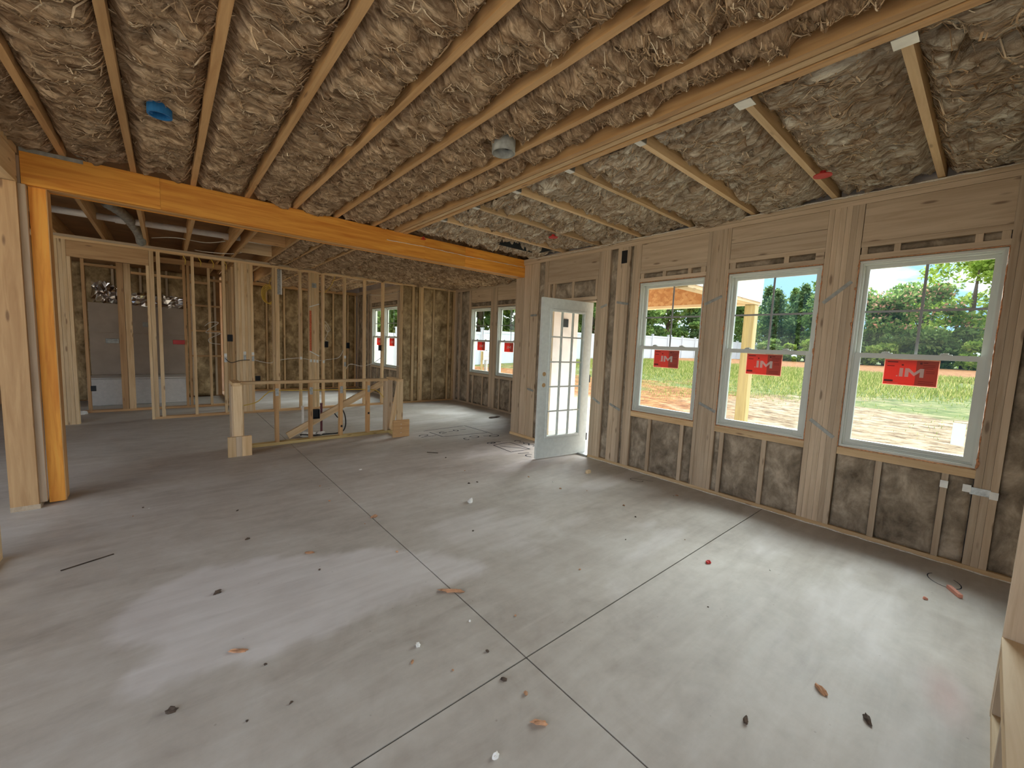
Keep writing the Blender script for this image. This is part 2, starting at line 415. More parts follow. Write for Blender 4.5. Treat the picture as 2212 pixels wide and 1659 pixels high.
M['fibre_x'] = leaf_mat('loose_fibre', [(0.0, (136, 106, 78)), (0.6, (220, 188, 148)), (1.0, (252, 234, 202))], 0.15)

# ================================================================== THE SETTING
ZC = 2.755            # underside of the ceiling joists
WX = 4.24             # room face of the window wall
STRANDS = []          # loose fibres gathered per ceiling

# ------------------------------------------------------------------ floor
floor = struct('floor', (0, 0, 0), 'bare grey concrete slab with sawn joints and pale dust patch')
PATCH = [(-.126, 2.037), (-.193, 2.166), (-.163, 2.264), (-.05, 2.30), (-.25, 2.465), (-.252, 2.699), (-.101, 2.923), (.132, 2.988), (.418, 2.948), (.765, 2.769), (1.106, 2.585), (1.415, 2.3), (1.551, 2.054), (1.533, 1.93), (1.349, 1.97), (1.058, 2.011), (.773, 1.973), (.544, 1.975), (.345, 1.976), (.173, 2.006), (.016, 2.006)]
def poly_sd(px, py, poly):
    d = np.full(px.shape, 1e9); inside = np.zeros(px.shape, bool)
    n = len(poly)
    for i in range(n):
        ax, ay = poly[i]; bx, by = poly[(i+1) % n]
        ex, ey = bx-ax, by-ay; wx, wy = px-ax, py-ay
        t = np.clip((wx*ex+wy*ey)/(ex*ex+ey*ey), 0, 1)
        d = np.minimum(d, (wx-ex*t)**2+(wy-ey*t)**2)
        c = ((ay <= py) & (by > py)) | ((by <= py) & (ay > py))
        with np.errstate(divide='ignore', invalid='ignore'):
            xi = ax + (py-ay)*ex/(ey if ey else 1e-9)
        inside ^= c & (px < xi)
    return np.where(inside, -1, 1)*np.sqrt(d)
def slab(x0, x1, y0, y1, res):
    nx = max(2, int((x1-x0)/res)+1); ny = max(2, int((y1-y0)/res)+1)
    X, Y = np.meshgrid(np.linspace(x0, x1, nx), np.linspace(y0, y1, ny), indexing='ij')
    Z = np.zeros_like(X)
    V = np.stack([X-x0, Y-y0, Z], -1).reshape(-1, 3)
    idx = np.arange(nx*ny).reshape(nx, ny)
    Fq = np.stack([idx[:-1, :-1], idx[1:, :-1], idx[1:, 1:], idx[:-1, 1:]], -1).reshape(-1, 4)
    # edge skirt for real thickness
    ring = np.concatenate([idx[:, 0], idx[-1, 1:], idx[-2::-1, -1], idx[0, -2:0:-1]])
    low = V[ring].copy(); low[:, 2] = -0.05; base = len(V)
    V = np.concatenate([V, low]); k = np.arange(len(ring)); k2 = (k+1) % len(ring)
    Fq = np.concatenate([Fq, np.stack([ring[k2], ring[k], base+k, base+k2], -1)])
    o = np_mesh('slab', V, Fq, M['concrete'], floor, (x0, y0, 0), smooth=False)
    wx = 0.05*(fbm(X*9, Y*9, 3)-.5)*2; wy = 0.09*(fbm(X*7, Y*16, 5)-.5)*2
    sd = poly_sd(X+wx, Y+wy, PATCH)
    dust = np.clip(0.5-sd/0.07, 0, 1)*0.55
    # broom-swept streaks and scuffs elsewhere
    sc = np.clip((fbm(X*1.1+3, Y*3.1, 21, 5)-0.56)*3.0, 0, 0.35)*(X > 1.4)
    dust = np.maximum(dust, sc)
    pk = np.clip(1-np.hypot((X-2.55)/0.28, (Y+0.02-0.12*(X-2.5))/0.09), 0, 1)
    for nm, A in (('dust', dust), ('pink', pk)):
        a = o.data.attributes.new(nm, 'FLOAT', 'POINT')
        a.data.foreach_set('value', np.concatenate([A.ravel(), np.zeros(len(ring))]).astype(np.float32))
    return o
JX, JY, G = 1.233, 1.262, 0.0036
slab(-5.0, JX-G, JY+G, 5.6, 0.03); slab(JX+G, 4.36, JY+G, 4.95, 0.03)
slab(-5.0, JX-G, -2.0, JY-G, 0.06); slab(JX+G, 4.36, -2.0, JY-G, 0.04)
slab(-5.0, JX-G, 5.602, 12.3, 0.2); slab(JX+G, 5.55, 4.952, 12.3, 0.12)
box('joint_filler', JX-G, JX+G, -2.0, 12.3, -0.045, -0.007, M['joint'], floor)
box('joint_filler', -5.0, JX-G, JY-G, JY+G, -0.045, -0.005, M['joint'], floor); box('joint_filler', JX+G, 4.36, JY-G, JY+G, -0.045, -0.005, M['joint'], floor)
box('slab', -5.0, 4.36, -9.0, -2.003, -0.045, 0.0, M['concrete'], floor)  # unseen rear slab, added so sunlight bounces up to the ceiling
box('slab_base', -5.0, 5.55, -9.0, 12.3, -0.15, -0.045, M['joint'], floor)

# ------------------------------------------------------------------ ceiling
ceiling = struct('ceiling', (2.0, 4.0, ZC), 'open joist ceiling packed with brown glass wool')
box('subfloor', -2.6, 4.55, -3.2, 4.99, 2.995, 3.02, M['sidewall'], ceiling)  # its unseen reach behind the camera is shaped to hold back sky light
deck = box('subfloor', -5.2, 4.55, 4.992, 12.3, 2.995, 3.02, M['sidewall'], ceiling)
box('subfloor', 4.552, 5.78, 4.75, 8.95, 2.995, 3.02, M['sidewall'], ceiling)
def batt(a0, a1, l0, l1, axis, z, mat, res=0.011, bulge=0.035, amp=1.0, seed=1, strands=0, name='insulation_batt', parent=None, holes=()):
    w = a1-a0; L = l1-l0; nu = max(6, int(w/res)); nv = max(6, int(L/res))
    U, V_ = np.meshgrid(np.linspace(0, w, nu), np.linspace(0, L, nv), indexing='ij')
    t = np.abs(2*U/w-1)
    wu = 0.05*(fbm(U*7, V_*5, seed+50)-.5)*2; wv = 0.075*(fbm(U*5+4, V_*5+9, seed+60, 3)-.5)*2
    A = (V_+wv)
    r1 = 1-np.abs(2*fbm(A/0.055, (U+wu)/0.17, seed, 2)-1)
    r2 = 1-np.abs(2*fbm(A/0.021+7, (U+wu)/0.11, seed+9, 2)-1)
    cl = fbm(U/0.16, V_/0.16, seed+20, 3)
    wav = fbm(U*0+3, V_/0.5, seed+33, 2)
    pit = np.clip((fbm(A/0.075+31, (U+wu)/0.26, seed+41, 3)-0.56)*9, 0, 1)
    h = bulge*(1-t**3.2) - amp*0.045*pit + amp*(0.085*(cl-.5) + 0.052*(r1-.7) + 0.022*(r2-.7)) + 0.03*(wav-.5)*(1-t**4)
    edge = np.clip((1-t)*w/2/(0.035+0.03*fbm(V_*3, U*0, seed+71, 2)), 0, 1)**0.8; h = h*edge - (1-edge)*(0.012+0.05*fbm(V_*5, U*2, seed+77, 2))
    for (hu, hv, hr) in holes:
        d = np.hypot(U-hu, (V_-hv)); h = h - 0.16*np.clip(1.25-d/hr, 0, 1)**0.6
    Z = -h
    if axis == 'y': X, Y = U, V_
    else: X, Y = V_, U
    P = np.stack([X, Y, Z], -1)
    V = P.reshape(-1, 3); idx = np.arange(nu*nv).reshape(nu, nv)
    Fq = np.stack([idx[:-1, :-1], idx[:-1, 1:], idx[1:, 1:], idx[1:, :-1]], -1).reshape(-1, 4)
    if axis == 'x': Fq = Fq[:, ::-1]
    ring = np.concatenate([idx[:, 0], idx[-1, 1:], idx[-2::-1, -1], idx[0, -2:0:-1]])
    top = V[ring].copy(); top[:, 2] = 0.17; base = len(V)
    V = np.concatenate([V, top]); k = np.arange(len(ring)); k2 = (k+1) % len(ring)
    Fs = np.stack([ring[k], ring[k2], base+k2, base+k], -1)
    Fq = np.concatenate([Fq, Fs])
    loc = (a0, l0, z) if axis == 'y' else (l0, a0, z)
    o = np_mesh(name, V, Fq, mat, parent or ceiling, loc, smooth=True)
    if strands:
        n = int(strands*w*L)
        su = RNG.uniform(0.02, w-0.02, n); sv = RNG.uniform(0.02, L-0.02, n)
        ang = RNG.normal(0, 0.5, n); ln = RNG.uniform(0.04, 0.19, n); curl = RNG.normal(0, 1.2, n)
        wd = 0.0007+0.0034*RNG.random(n)**2; lift = RNG.uniform(0.000, 0.010, n)
        S = 5; tt = np.linspace(-.5, .5, S)
        pu = su[:, None].repeat(S, 1).copy(); pv = sv[:, None].repeat(S, 1).copy()
        th = ang[:, None]+curl[:, None]*tt[None]
        pu += np.cumsum(np.cos(th), 1)*ln[:, None]/S; pv += np.cumsum(np.sin(th), 1)*ln[:, None]/S
        iu = np.clip((pu/w*(nu-1)).astype(int), 0, nu-1); iv = np.clip((pv/L*(nv-1)).astype(int), 0, nv-1)
        pz = Z[iu, iv]-0.001-lift[:, None]*(1-(2*tt[None])**2)*1.0
        du = -np.sin(th)*wd[:, None]; dv = np.cos(th)*wd[:, None]
        a = np.stack([pu-du, pv-dv, pz], -1); b = np.stack([pu+du, pv+dv, pz+0.0006], -1)
        q = np.stack([a, b], 2).reshape(n, S*2, 3)
        if axis == 'x': q = q[..., [1, 0, 2]]
        q = q+np.array(loc)
        STRANDS.append(q)
    return o

def joist_y(xc, y0, y1, tone='joist', w=0.038):
    return box('joist', xc-w/2, xc+w/2, y0, y1, ZC, ZC+0.235, wood('y', tone), ceiling)
JL = [-1.38, -0.975, -0.57, -0.168, 0.228, 0.638, 1.052, 1.460, 1.878]
for x in JL: joist_y(x, -1.5, 4.84)
for k in range(3):                                     # three-ply girder
    x = 2.133+k*0.057
    box('girder_ply', x, x+0.043, -1.5, 4.82, ZC-0.012+0.003*(k == 1), ZC+0.24, wood('y', ('joist', 'pine', 'joist')[k]), ceiling)
edges = [x for x in JL] + [2.135+0.019]
for i in range(len(edges)-1):
    a0, a1 = edges[i]+0.021, edges[i+1]-0.021
    y0 = -1.2
    fine = 0.0095 if i >= 3 else 0.02 if i < 1 else 0.011
    hs = []
    if abs((a0+a1)/2-1.67) < 0.1: hs = [(1.75-a0, 2.237-y0, 0.10)]
    if i == 3: hs = [(0.011-a0, 3.399-y0, 0.05)]
    batt(a0, a1, y0, 4.80, 'y', ZC+0.034, MAT_BATT_X, fine, seed=100+i*7, strands=1500 if i > 1 else 500, holes=hs)
RJ = [-0.86, -0.25, 0.36, 0.968, 1.582, 2.180, 2.785, 3.390, 4.000]
for y in RJ:
    box('joist', 2.36, WX+0.10, y-0.019, y+0.019, ZC, ZC+0.235, wood('x', 'pine'), ceiling)  # paler than the left joists: window light put into the wood tone
redge = RJ + [4.72]
for i in range(len(redge)-1):
    a0, a1 = redge[i]+0.021, redge[i+1]-0.021
    hs = []
    if i == 1: hs = [(0.145-a0, 2.614-2.32, 0.085)]
    if i == 8: hs = [(4.27-a0, 3.75-2.32, 0.22), (4.22-a0, 4.0-2.32, 0.2), (4.32-a0, 3.5-2.32, 0.13)]
    batt(a0, a1, 2.32, WX+0.02, 'x', ZC+0.042, MAT_BATT_Y_LIT, 0.0095 if i < 5 else 0.012, bulge=0.045, amp=1.1, seed=300+i*11, strands=1500, holes=hs)
for y in RJ[2:]:                                       # hangers on the girder
    hg = empty('joist_hanger', (2.33, y, ZC), parent=ceiling)
    box('seat', 2.302, 2.372, y-0.023, y+0.023, ZC-0.004, ZC, M['plate'], hg)
    for s in (-1, 1):
        box('side', 2.302, 2.372, y+s*0.0225-0.0015, y+s*0.0225+0.0015, ZC, ZC+0.13, M['steel'], hg)
for (x, y) in ((2.352, 0.36), (2.352, 0.968)):
    box('bearing_plate', x-0.045, x+0.035, y-0.04, y+0.04, ZC-0.008, ZC-0.0045, M['plate'], ceiling)
# kitchen and dining side of the ceiling
KJ = [-1.63, -1.15, -0.66, -0.19, 0.285, 0.775, 0.92, 1.42, 1.735, 2.18]
for x in KJ: joist_y(x, 4.99, 12.15)
for x in np.arange(2.60, 5.45, 0.41):
    box('joist', x-0.019, x+0.019, 4.99, 8.70, ZC+0.01, ZC+0.235, wood('y', 'joist'), ceiling)
for x in np.arange(2.60, 4.2, 0.41):
    box('joist', x-0.019, x+0.019, 8.80, 12.15, ZC, ZC+0.235, wood('y', 'joist'), ceiling)
kb = [1.42, 1.735, 2.18, 2.60, 3.01, 3.42, 3.83, 4.24, 4.65, 5.06, 5.50]
for i in range(len(kb)-1):
    g = 0.021 if i < 2 else 0.004
    batt(kb[i]+g, kb[i+1]-g, 5.0, 8.68, 'y', ZC+(0.025 if i < 2 else -0.002), MAT_BATT_X, 0.018, bulge=0.04, amp=1.25, seed=500+i*5, strands=350)
for i in range(1, 6):
    batt(kb[i]+0.021, kb[i+1]-0.021, 8.82, 12.1, 'y', ZC+0.02, MAT_BATT_X, 0.022, bulge=0.04, amp=1.3, seed=600+i*5, strands=250)
box('blocking', 0.94, 1.40, 8.02, 8.06, ZC+0.005, ZC+0.235, wood('x', 'pale'), ceiling)
box('blocking', 0.94, 1.40, 7.0, 7.04, ZC+0.005, ZC+0.235, wood('x', 'joist'), ceiling)
# loose fibres, one mesh
Q = np.concatenate(STRANDS); n, S2, _ = Q.shape
base = (np.arange(n)*S2)[:, None]
fs = np.concatenate([base+np.array([2*k, 2*k+1, 2*k+3, 2*k+2])[None] for k in range(S2//2-1)])
fib = np_mesh('loose_fibre', Q.reshape(-1, 3)-np.array([2.0, 4.0, ZC]), fs, M['fibre_x'], ceiling, (2.0, 4.0, ZC), smooth=False)
fib['kind'] = 'stuff'
# things let into the ceiling
cb = empty('ceiling_box', (0.011, 3.399, ZC), 'round blue electrical box set in the glass wool overhead', 'electrical box')
V, Fc = [], []
nn = 24
for rr, zz in ((0.060, -0.02), (0.060, 0.05), (0.050, 0.05), (0.050, -0.02)):
    for k in range(nn): V.append((rr*math.cos(2*math.pi*k/nn), rr*math.sin(2*math.pi*k/nn), zz))
for a in range(4):
    for k in range(nn):
        k2 = (k+1) % nn; b_ = (a+1) % 4
        Fc.append((a*nn+k, a*nn+k2, b_*nn+k2, b_*nn+k))
RINGF = Fc
mesh('rim', V, Fc, M['blue'], cb, (0.011, 3.399, ZC))
cyl('back', (0.011, 3.399, ZC+0.045), 0.0499, 0.008, plain('deep_blue_plastic', (20, 62, 110), 0.5), cb)
for s in (-1, 1): box('screw_boss', 0.011+s*0.040-0.007, 0.011+s*0.040+0.007, 3.392, 3.406, ZC-0.018, ZC+0.04, M['blue'], cb)
cn = empty('recessed_light_can', (1.75, 2.237, ZC), 'grey metal recessed light can poking through the glass wool', 'light fixture')
V, Fc = [], []
for rr, zz in ((0.078, -0.045), (0.078, 0.10), (0.070, 0.10), (0.070, -0.045)):
    for k in range(nn): V.append((rr*math.cos(2*math.pi*k/nn), rr*math.sin(2*math.pi*k/nn), zz))
mesh('housing', V, RINGF, M['dull_steel'], cn, (1.75, 2.237, ZC), True)
cyl('socket', (1.75, 2.237, ZC+0.06), 0.03, 0.05, M['black'], cn)
cyl('baffle', (1.75, 2.237, ZC+0.092), 0.0695, 0.008, M['dull_steel'], cn)
tube('lamp_lead', spline([(1.75, 2.237, ZC+0.04), (1.78, 2.22, ZC-0.01), (1.73, 2.20, ZC-0.03), (1.72, 2.25, ZC+0.03)], 5), 0.004, M['black'], cn)
for nm, (x, y), lb in (('a', (3.559, 0.899), 'flat red disc cover hanging by a joist near the largest window'), ('b', (3.497, 3.467), 'flat red disc cover under the wool near the open door'), ('c', (2.50, 4.76), 'small red tab on top of the orange beam')):
    t_ = empty('red_cover', (x, y, ZC-0.02), lb, 'cover')
    r_ = 0.055 if nm != 'c' else 0.03
    cyl('disc', (x, y, ZC-0.035), r_, 0.006, M['red'], t_)
    cyl('hub', (x, y, ZC-0.02), r_*0.35, 0.03, M['red'], t_, n=12)
db = empty('duct_boot', (3.78, 4.28, ZC+0.03), 'dark sheet metal duct boot in torn wool above the beam end', 'duct')
box('boot_top', 3.40, 4.16, 4.10, 4.46, ZC+0.13, ZC+0.14, M['dark_duct'], db)
for a in ((3.40, 3.41, 4.10, 4.46), (4.15, 4.16, 4.10, 4.46), (3.41, 4.15, 4.10, 4.11), (3.41, 4.15, 4.45, 4.46)):
    box('boot_side', *a, ZC+0.03, ZC+0.13, M['dark_duct'], db)
cyl('collar', (3.78, 4.28, ZC+0.12), 0.10, 0.03, M['steel'], db)

# ------------------------------------------------------------------ framed walls
def member(p, name, axis, a0, a1, z0, z1, d0, d1, tone='pine', grain=None):
    """a framing member in a wall that runs along `axis`; d0..d1 is the wall depth"""
    if axis == 'y': return box(name, d0, d1, a0, a1, z0, z1, wood(grain or ('z' if z1-z0 > a1-a0 else 'y'), tone), p)
    return box(name, a0, a1, d0, d1, z0, z1, wood(grain or ('z' if z1-z0 > a1-a0 else 'x'), tone), p)
def wall_batt(p, axis, a0, a1, z0, z1, d, face, mat=None, res=0.02, seed=0):
    """glass wool between studs; `face` -1 if the room lies at lower depth coordinate"""
    mat = mat or MAT_WALL_BATT
    w = a1-a0; H = z1-z0
    if w < 0.015 or H < 0.02: return
    nu = max(3, int(w/res)+1); nv = max(3, int(H/res)+1)
    U, V_ = np.meshgrid(np.linspace(0, w, nu), np.linspace(0, H, nv), indexing='ij')
    e = np.minimum(np.minimum(U, w-U), np.minimum(V_, H-V_)); e = np.clip(e/0.05, 0, 1)
    h = 0.022*e + 0.05*(fbm(U/0.14, V_/0.18, seed+3, 4)-.5)*e - 0.012
    D = d + face*h
    P = np.stack([U+a0, D, V_+z0], -1) if axis == 'x' else np.stack([D, U+a0, V_+z0], -1)
    V = P.reshape(-1, 3); idx = np.arange(nu*nv).reshape(nu, nv)
    Fq = np.stack([idx[:-1, :-1], idx[1:, :-1], idx[1:, 1:], idx[:-1, 1:]], -1).reshape(-1, 4)
    ring = np.concatenate([idx[:, 0], idx[-1, 1:], idx[-2::-1, -1], idx[0, -2:0:-1]])
    bk = V[ring].copy(); bk[:, 1 if axis == 'x' else 0] = d-face*0.07; base = len(V)
    V = np.concatenate([V, bk]); k = np.arange(len(ring)); k2 = (k+1) % len(ring)
    Fq = np.concatenate([Fq, np.stack([ring[k2], ring[k], base+k, base+k2], -1)])
    c = V.mean(0)
    return np_mesh('insulation_batt', V-c, Fq, mat, p, c, smooth=True)

# --- right wall with three windows and the patio door
wr = struct('wall_right', (WX+0.07, 2.4, 0), 'stud wall with three tall windows and an open glazed door')
D0, D1 = WX, WX+0.14
PT = 'dark_pine'  # darker, greyer pine copy; backlit dimness of the window walls put into its colour
WIN = [(0.0, 0.757), (1.0, 1.754), (1.987, 2.742)]     # y ranges, nearest first
WZ0, WZ1 = 0.725, 2.222
for a0, a1 in ((-0.78, 3.36), (4.255, 4.98)):
    member(wr, 'bottom_plate', 'y', a0, a1, 0.0, 0.038, D0-0.004, D1, 'pine')
for z in (2.668, 2.7105):
    member(wr, 'top_plate', 'y', -0.78, 4.98, z, z+0.0405, D0-0.003 if z > 2.7 else D0, D1, PT)
def pack(a0, a1, n, z0=0.038, z1=2.668, tone=PT, dd=0.0):
    w = (a1-a0)/n
    for k in range(n):
        off = random.uniform(-0.002, 0.003)+dd
        member(wr, 'stud', 'y', a0+k*w+0.0006, a0+(k+1)*w-0.0006, z0, z1, D0+off, D1, tone)
pack(-0.118, -0.004, 3)
pack(0.764, 0.994, 6); pack(1.760, 1.981, 6); pack(2.748, 2.855, 3)
pack(2.895, 3.075, 5); pack(3.180, 3.356, 5); pack(-0.78, -0.742, 1); pack(-0.50, -0.462, 1); pack(4.260, 4.330, 2)
pack(4.455, 4.595, 1, dd=0.012); pack(4.598, 4.640, 1, dd=0.03); pack(4.642, 4.795, 1, dd=0.02)
SILL = 0.655
crip = {0: [(0.475, 0.513), (0.118, 0.152)], 1: [(1.665, 1.703), (1.285, 1.323)], 2: [(2.475, 2.513), (2.085, 2.123)]}
hcr = {0: [(0.72, 0.757), (0.53, 0.566), (0.12, 0.157), (0.0, 0.04)], 1: [(1.70, 1.754), (1.255, 1.293), (1.0, 1.06)], 2: [(2.70, 2.742), (2.43, 2.468), (2.14, 2.178), (1.99, 2.04)]}
sd = 0
for i, (y0, y1) in enumerate(WIN):
    member(wr, 'sill_plate', 'y', y0-0.005, y1+0.005, SILL, SILL+0.0585, D0-0.002, D1, 'pine')
    member(wr, 'head_plate', 'y', y0-0.005, y1+0.005, WZ1+0.012, WZ1+0.052, D0, D1, PT)
    for a0, a1 in crip[i]: member(wr, 'cripple_stud', 'y', a0, a1, 0.038, SILL, D0+0.002, D1, 'dark_pine')
    for a0, a1 in hcr[i]: member(wr, 'cripple_stud', 'y', a0, a1, WZ1+0.052, 2.33, D0+0.006, D1, PT)
    member(wr, 'header_plate', 'y', y0-0.005, y1+0.005, 2.33, 2.368, D0, D1, PT)
    hb = [(2.370, 2.666)] if i != 1 else [(2.370, 2.515), (2.518, 2.666)]
    for z0, z1 in hb: member(wr, 'header', 'y', y0-0.004, y1+0.004, z0, z1, D0+0.004, D0+0.044, PT)
    e = sorted([y0] + [v for c in crip[i] for v in c] + [y1])
    for k in range(0, len(e), 2):
        sd += 1; wall_batt(wr, 'y', e[k], e[k+1], 0.038, SILL, D0+0.012, -1, seed=sd)
    sd += 1; wall_batt(wr, 'y', y0, y1, WZ1+0.053, 2.33, D0+0.03, -1, seed=sd)
for a0, a1 in ((2.855, 2.895), (3.075, 3.180), (4.330, 4.455), (-0.462, -0.118), (-0.742, -0.50)):
    sd += 1; wall_batt(wr, 'y', a0, a1, 0.038, 2.668, D0+0.014, -1, seed=sd)
# over the door
member(wr, 'header', 'y', 3.358, 4.258, 2.370, 2.668, D0+0.004, D0+0.044, PT)
member(wr, 'header_plate', 'y', 3.358, 4.258, 2.332, 2.369, D0, D1, PT)
member(wr, 'head_plate', 'y', 3.358, 4.258, 2.075, 2.115, D0, D1, PT)
for a0, a1 in ((3.36, 3.398), (3.76, 3.798), (4.12, 4.158), (4.215, 4.255)):
    member(wr, 'cripple_stud', 'y', a0, a1, 2.115, 2.332, D0+0.004, D1, PT)
wall_batt(wr, 'y', 3.43, 4.215, 2.115, 2.332, D0+0.03, -1, seed=91)
# outside sheathing
for a0, a1, z0, z1 in ((-0.8, 3.36, -0.1, SILL), (4.255, 4.86, -0.1, SILL), (-0.8, 3.36, WZ1+0.02, 3.0), (3.36, 4.86, 2.11, 3.0), (-0.8, 0.0, SILL, WZ1+0.02), (0.757, 1.0, SILL, WZ1+0.02), (1.754, 1.987, SILL, WZ1+0.02), (2.742, 3.36, SILL, WZ1+0.02), (4.255, 4.86, SILL, 2.11)):
    box('sheathing', D1+0.001, D1+0.013, a0, a1, z0, z1, M['sheath'], wr)
# metal strap bracing let across the studs
for p, q in (((0.795, 2.068), (0.969, 1.904)), ((0.968, 0.913), (0.794, 0.784)), ((1.968, 1.94), (1.80, 2.014)), ((1.938, 0.923), (1.766, 0.851)), ((3.29, 1.965), (3.19, 2.0)), ((3.05, 2.02), (2.88, 1.99)), ((3.33, 0.80), (3.21, 0.74)), ((3.06, 0.76), (2.90, 0.70)), ((4.60, 1.90), (4.46, 1.905)), ((4.60, 0.78), (4.46, 0.76))):
    beam_between('brace_strap', (D0-0.004, p[0], p[1]), (D0-0.004, q[0], q[1]), 0.028, 0.002, (1, 0, 0), M['dull_steel'], wr)
for y, z, s in ((0.135, 0.578, 0.02), (-0.10, 0.561, 0.02), (0.025, 0.58, 0.02)):
    box('nail_plate', D0-0.006, D0-0.003, y-s, y+s, z-0.026, z+0.026, M['plate'], wr)
box('strap_plate', D0-0.0045, D0-0.003, -0.085, 0.01, 0.545, 0.595, M['steel'], wr)
# hidden bundle of edges: orange foam around each window, white sealant along plates
def wob(pts, r, mat, name, p, seg=0.03, n=5):
    P = []
    for a, b in zip(pts[:-1], pts[1:]):
        a = Vector(a); b = Vector(b); k = max(2, int((b-a).length/seg))
        for j in range(k): P.append(a.lerp(b, j/k) + Vector((random.uniform(-1, 1), random.uniform(-1, 1), random.uniform(-1, 1)))*r*0.5)
    P.append(Vector(pts[-1]))
    return tube(name, P, [r*random.uniform(0.5, 1.5) for _ in P], mat, p, n)
for y0, y1 in WIN:
    wob([(D0-0.002, y1+0.003, WZ0-0.006), (D0-0.002, y1+0.003, WZ1+0.006), (D0-0.002, y0-0.003, WZ1+0.006), (D0-0.002, y0-0.003, WZ0-0.006), (D0-0.002, y1+0.003, WZ0-0.006)], 0.0032, M['foam'], 'foam_bead', wr)
    for _ in range(5):
        yy = random.choice((y0-0.004, y1+0.004)); zz = random.uniform(WZ0, WZ1)
        wob([(D0-0.004, yy, zz), (D0-0.006, yy+random.uniform(-.006, .006), zz+random.uniform(0.02, 0.08))], 0.006, M['foam'], 'foam_bead', wr, 0.012)
wob([(D0-0.008, -0.70, 0.006), (D0-0.008, 3.34, 0.006)], 0.005, M['caulk'], 'sealant_bead', wr, 0.05)
wob([(D0-0.006, -0.70, 2.748), (D0-0.02, 1.4, 2.742), (D0-0.01, 2.9, 2.745), (D0-0.03, 3.6, 2.72), (D0-0.012, 4.6, 2.735)], 0.006, M['caulk'], 'sealant_bead', wr, 0.05)
box('fire_block', D0-0.002, D0+0.03, 2.94, 3.02, 2.48, 2.63, M['black'], wr)

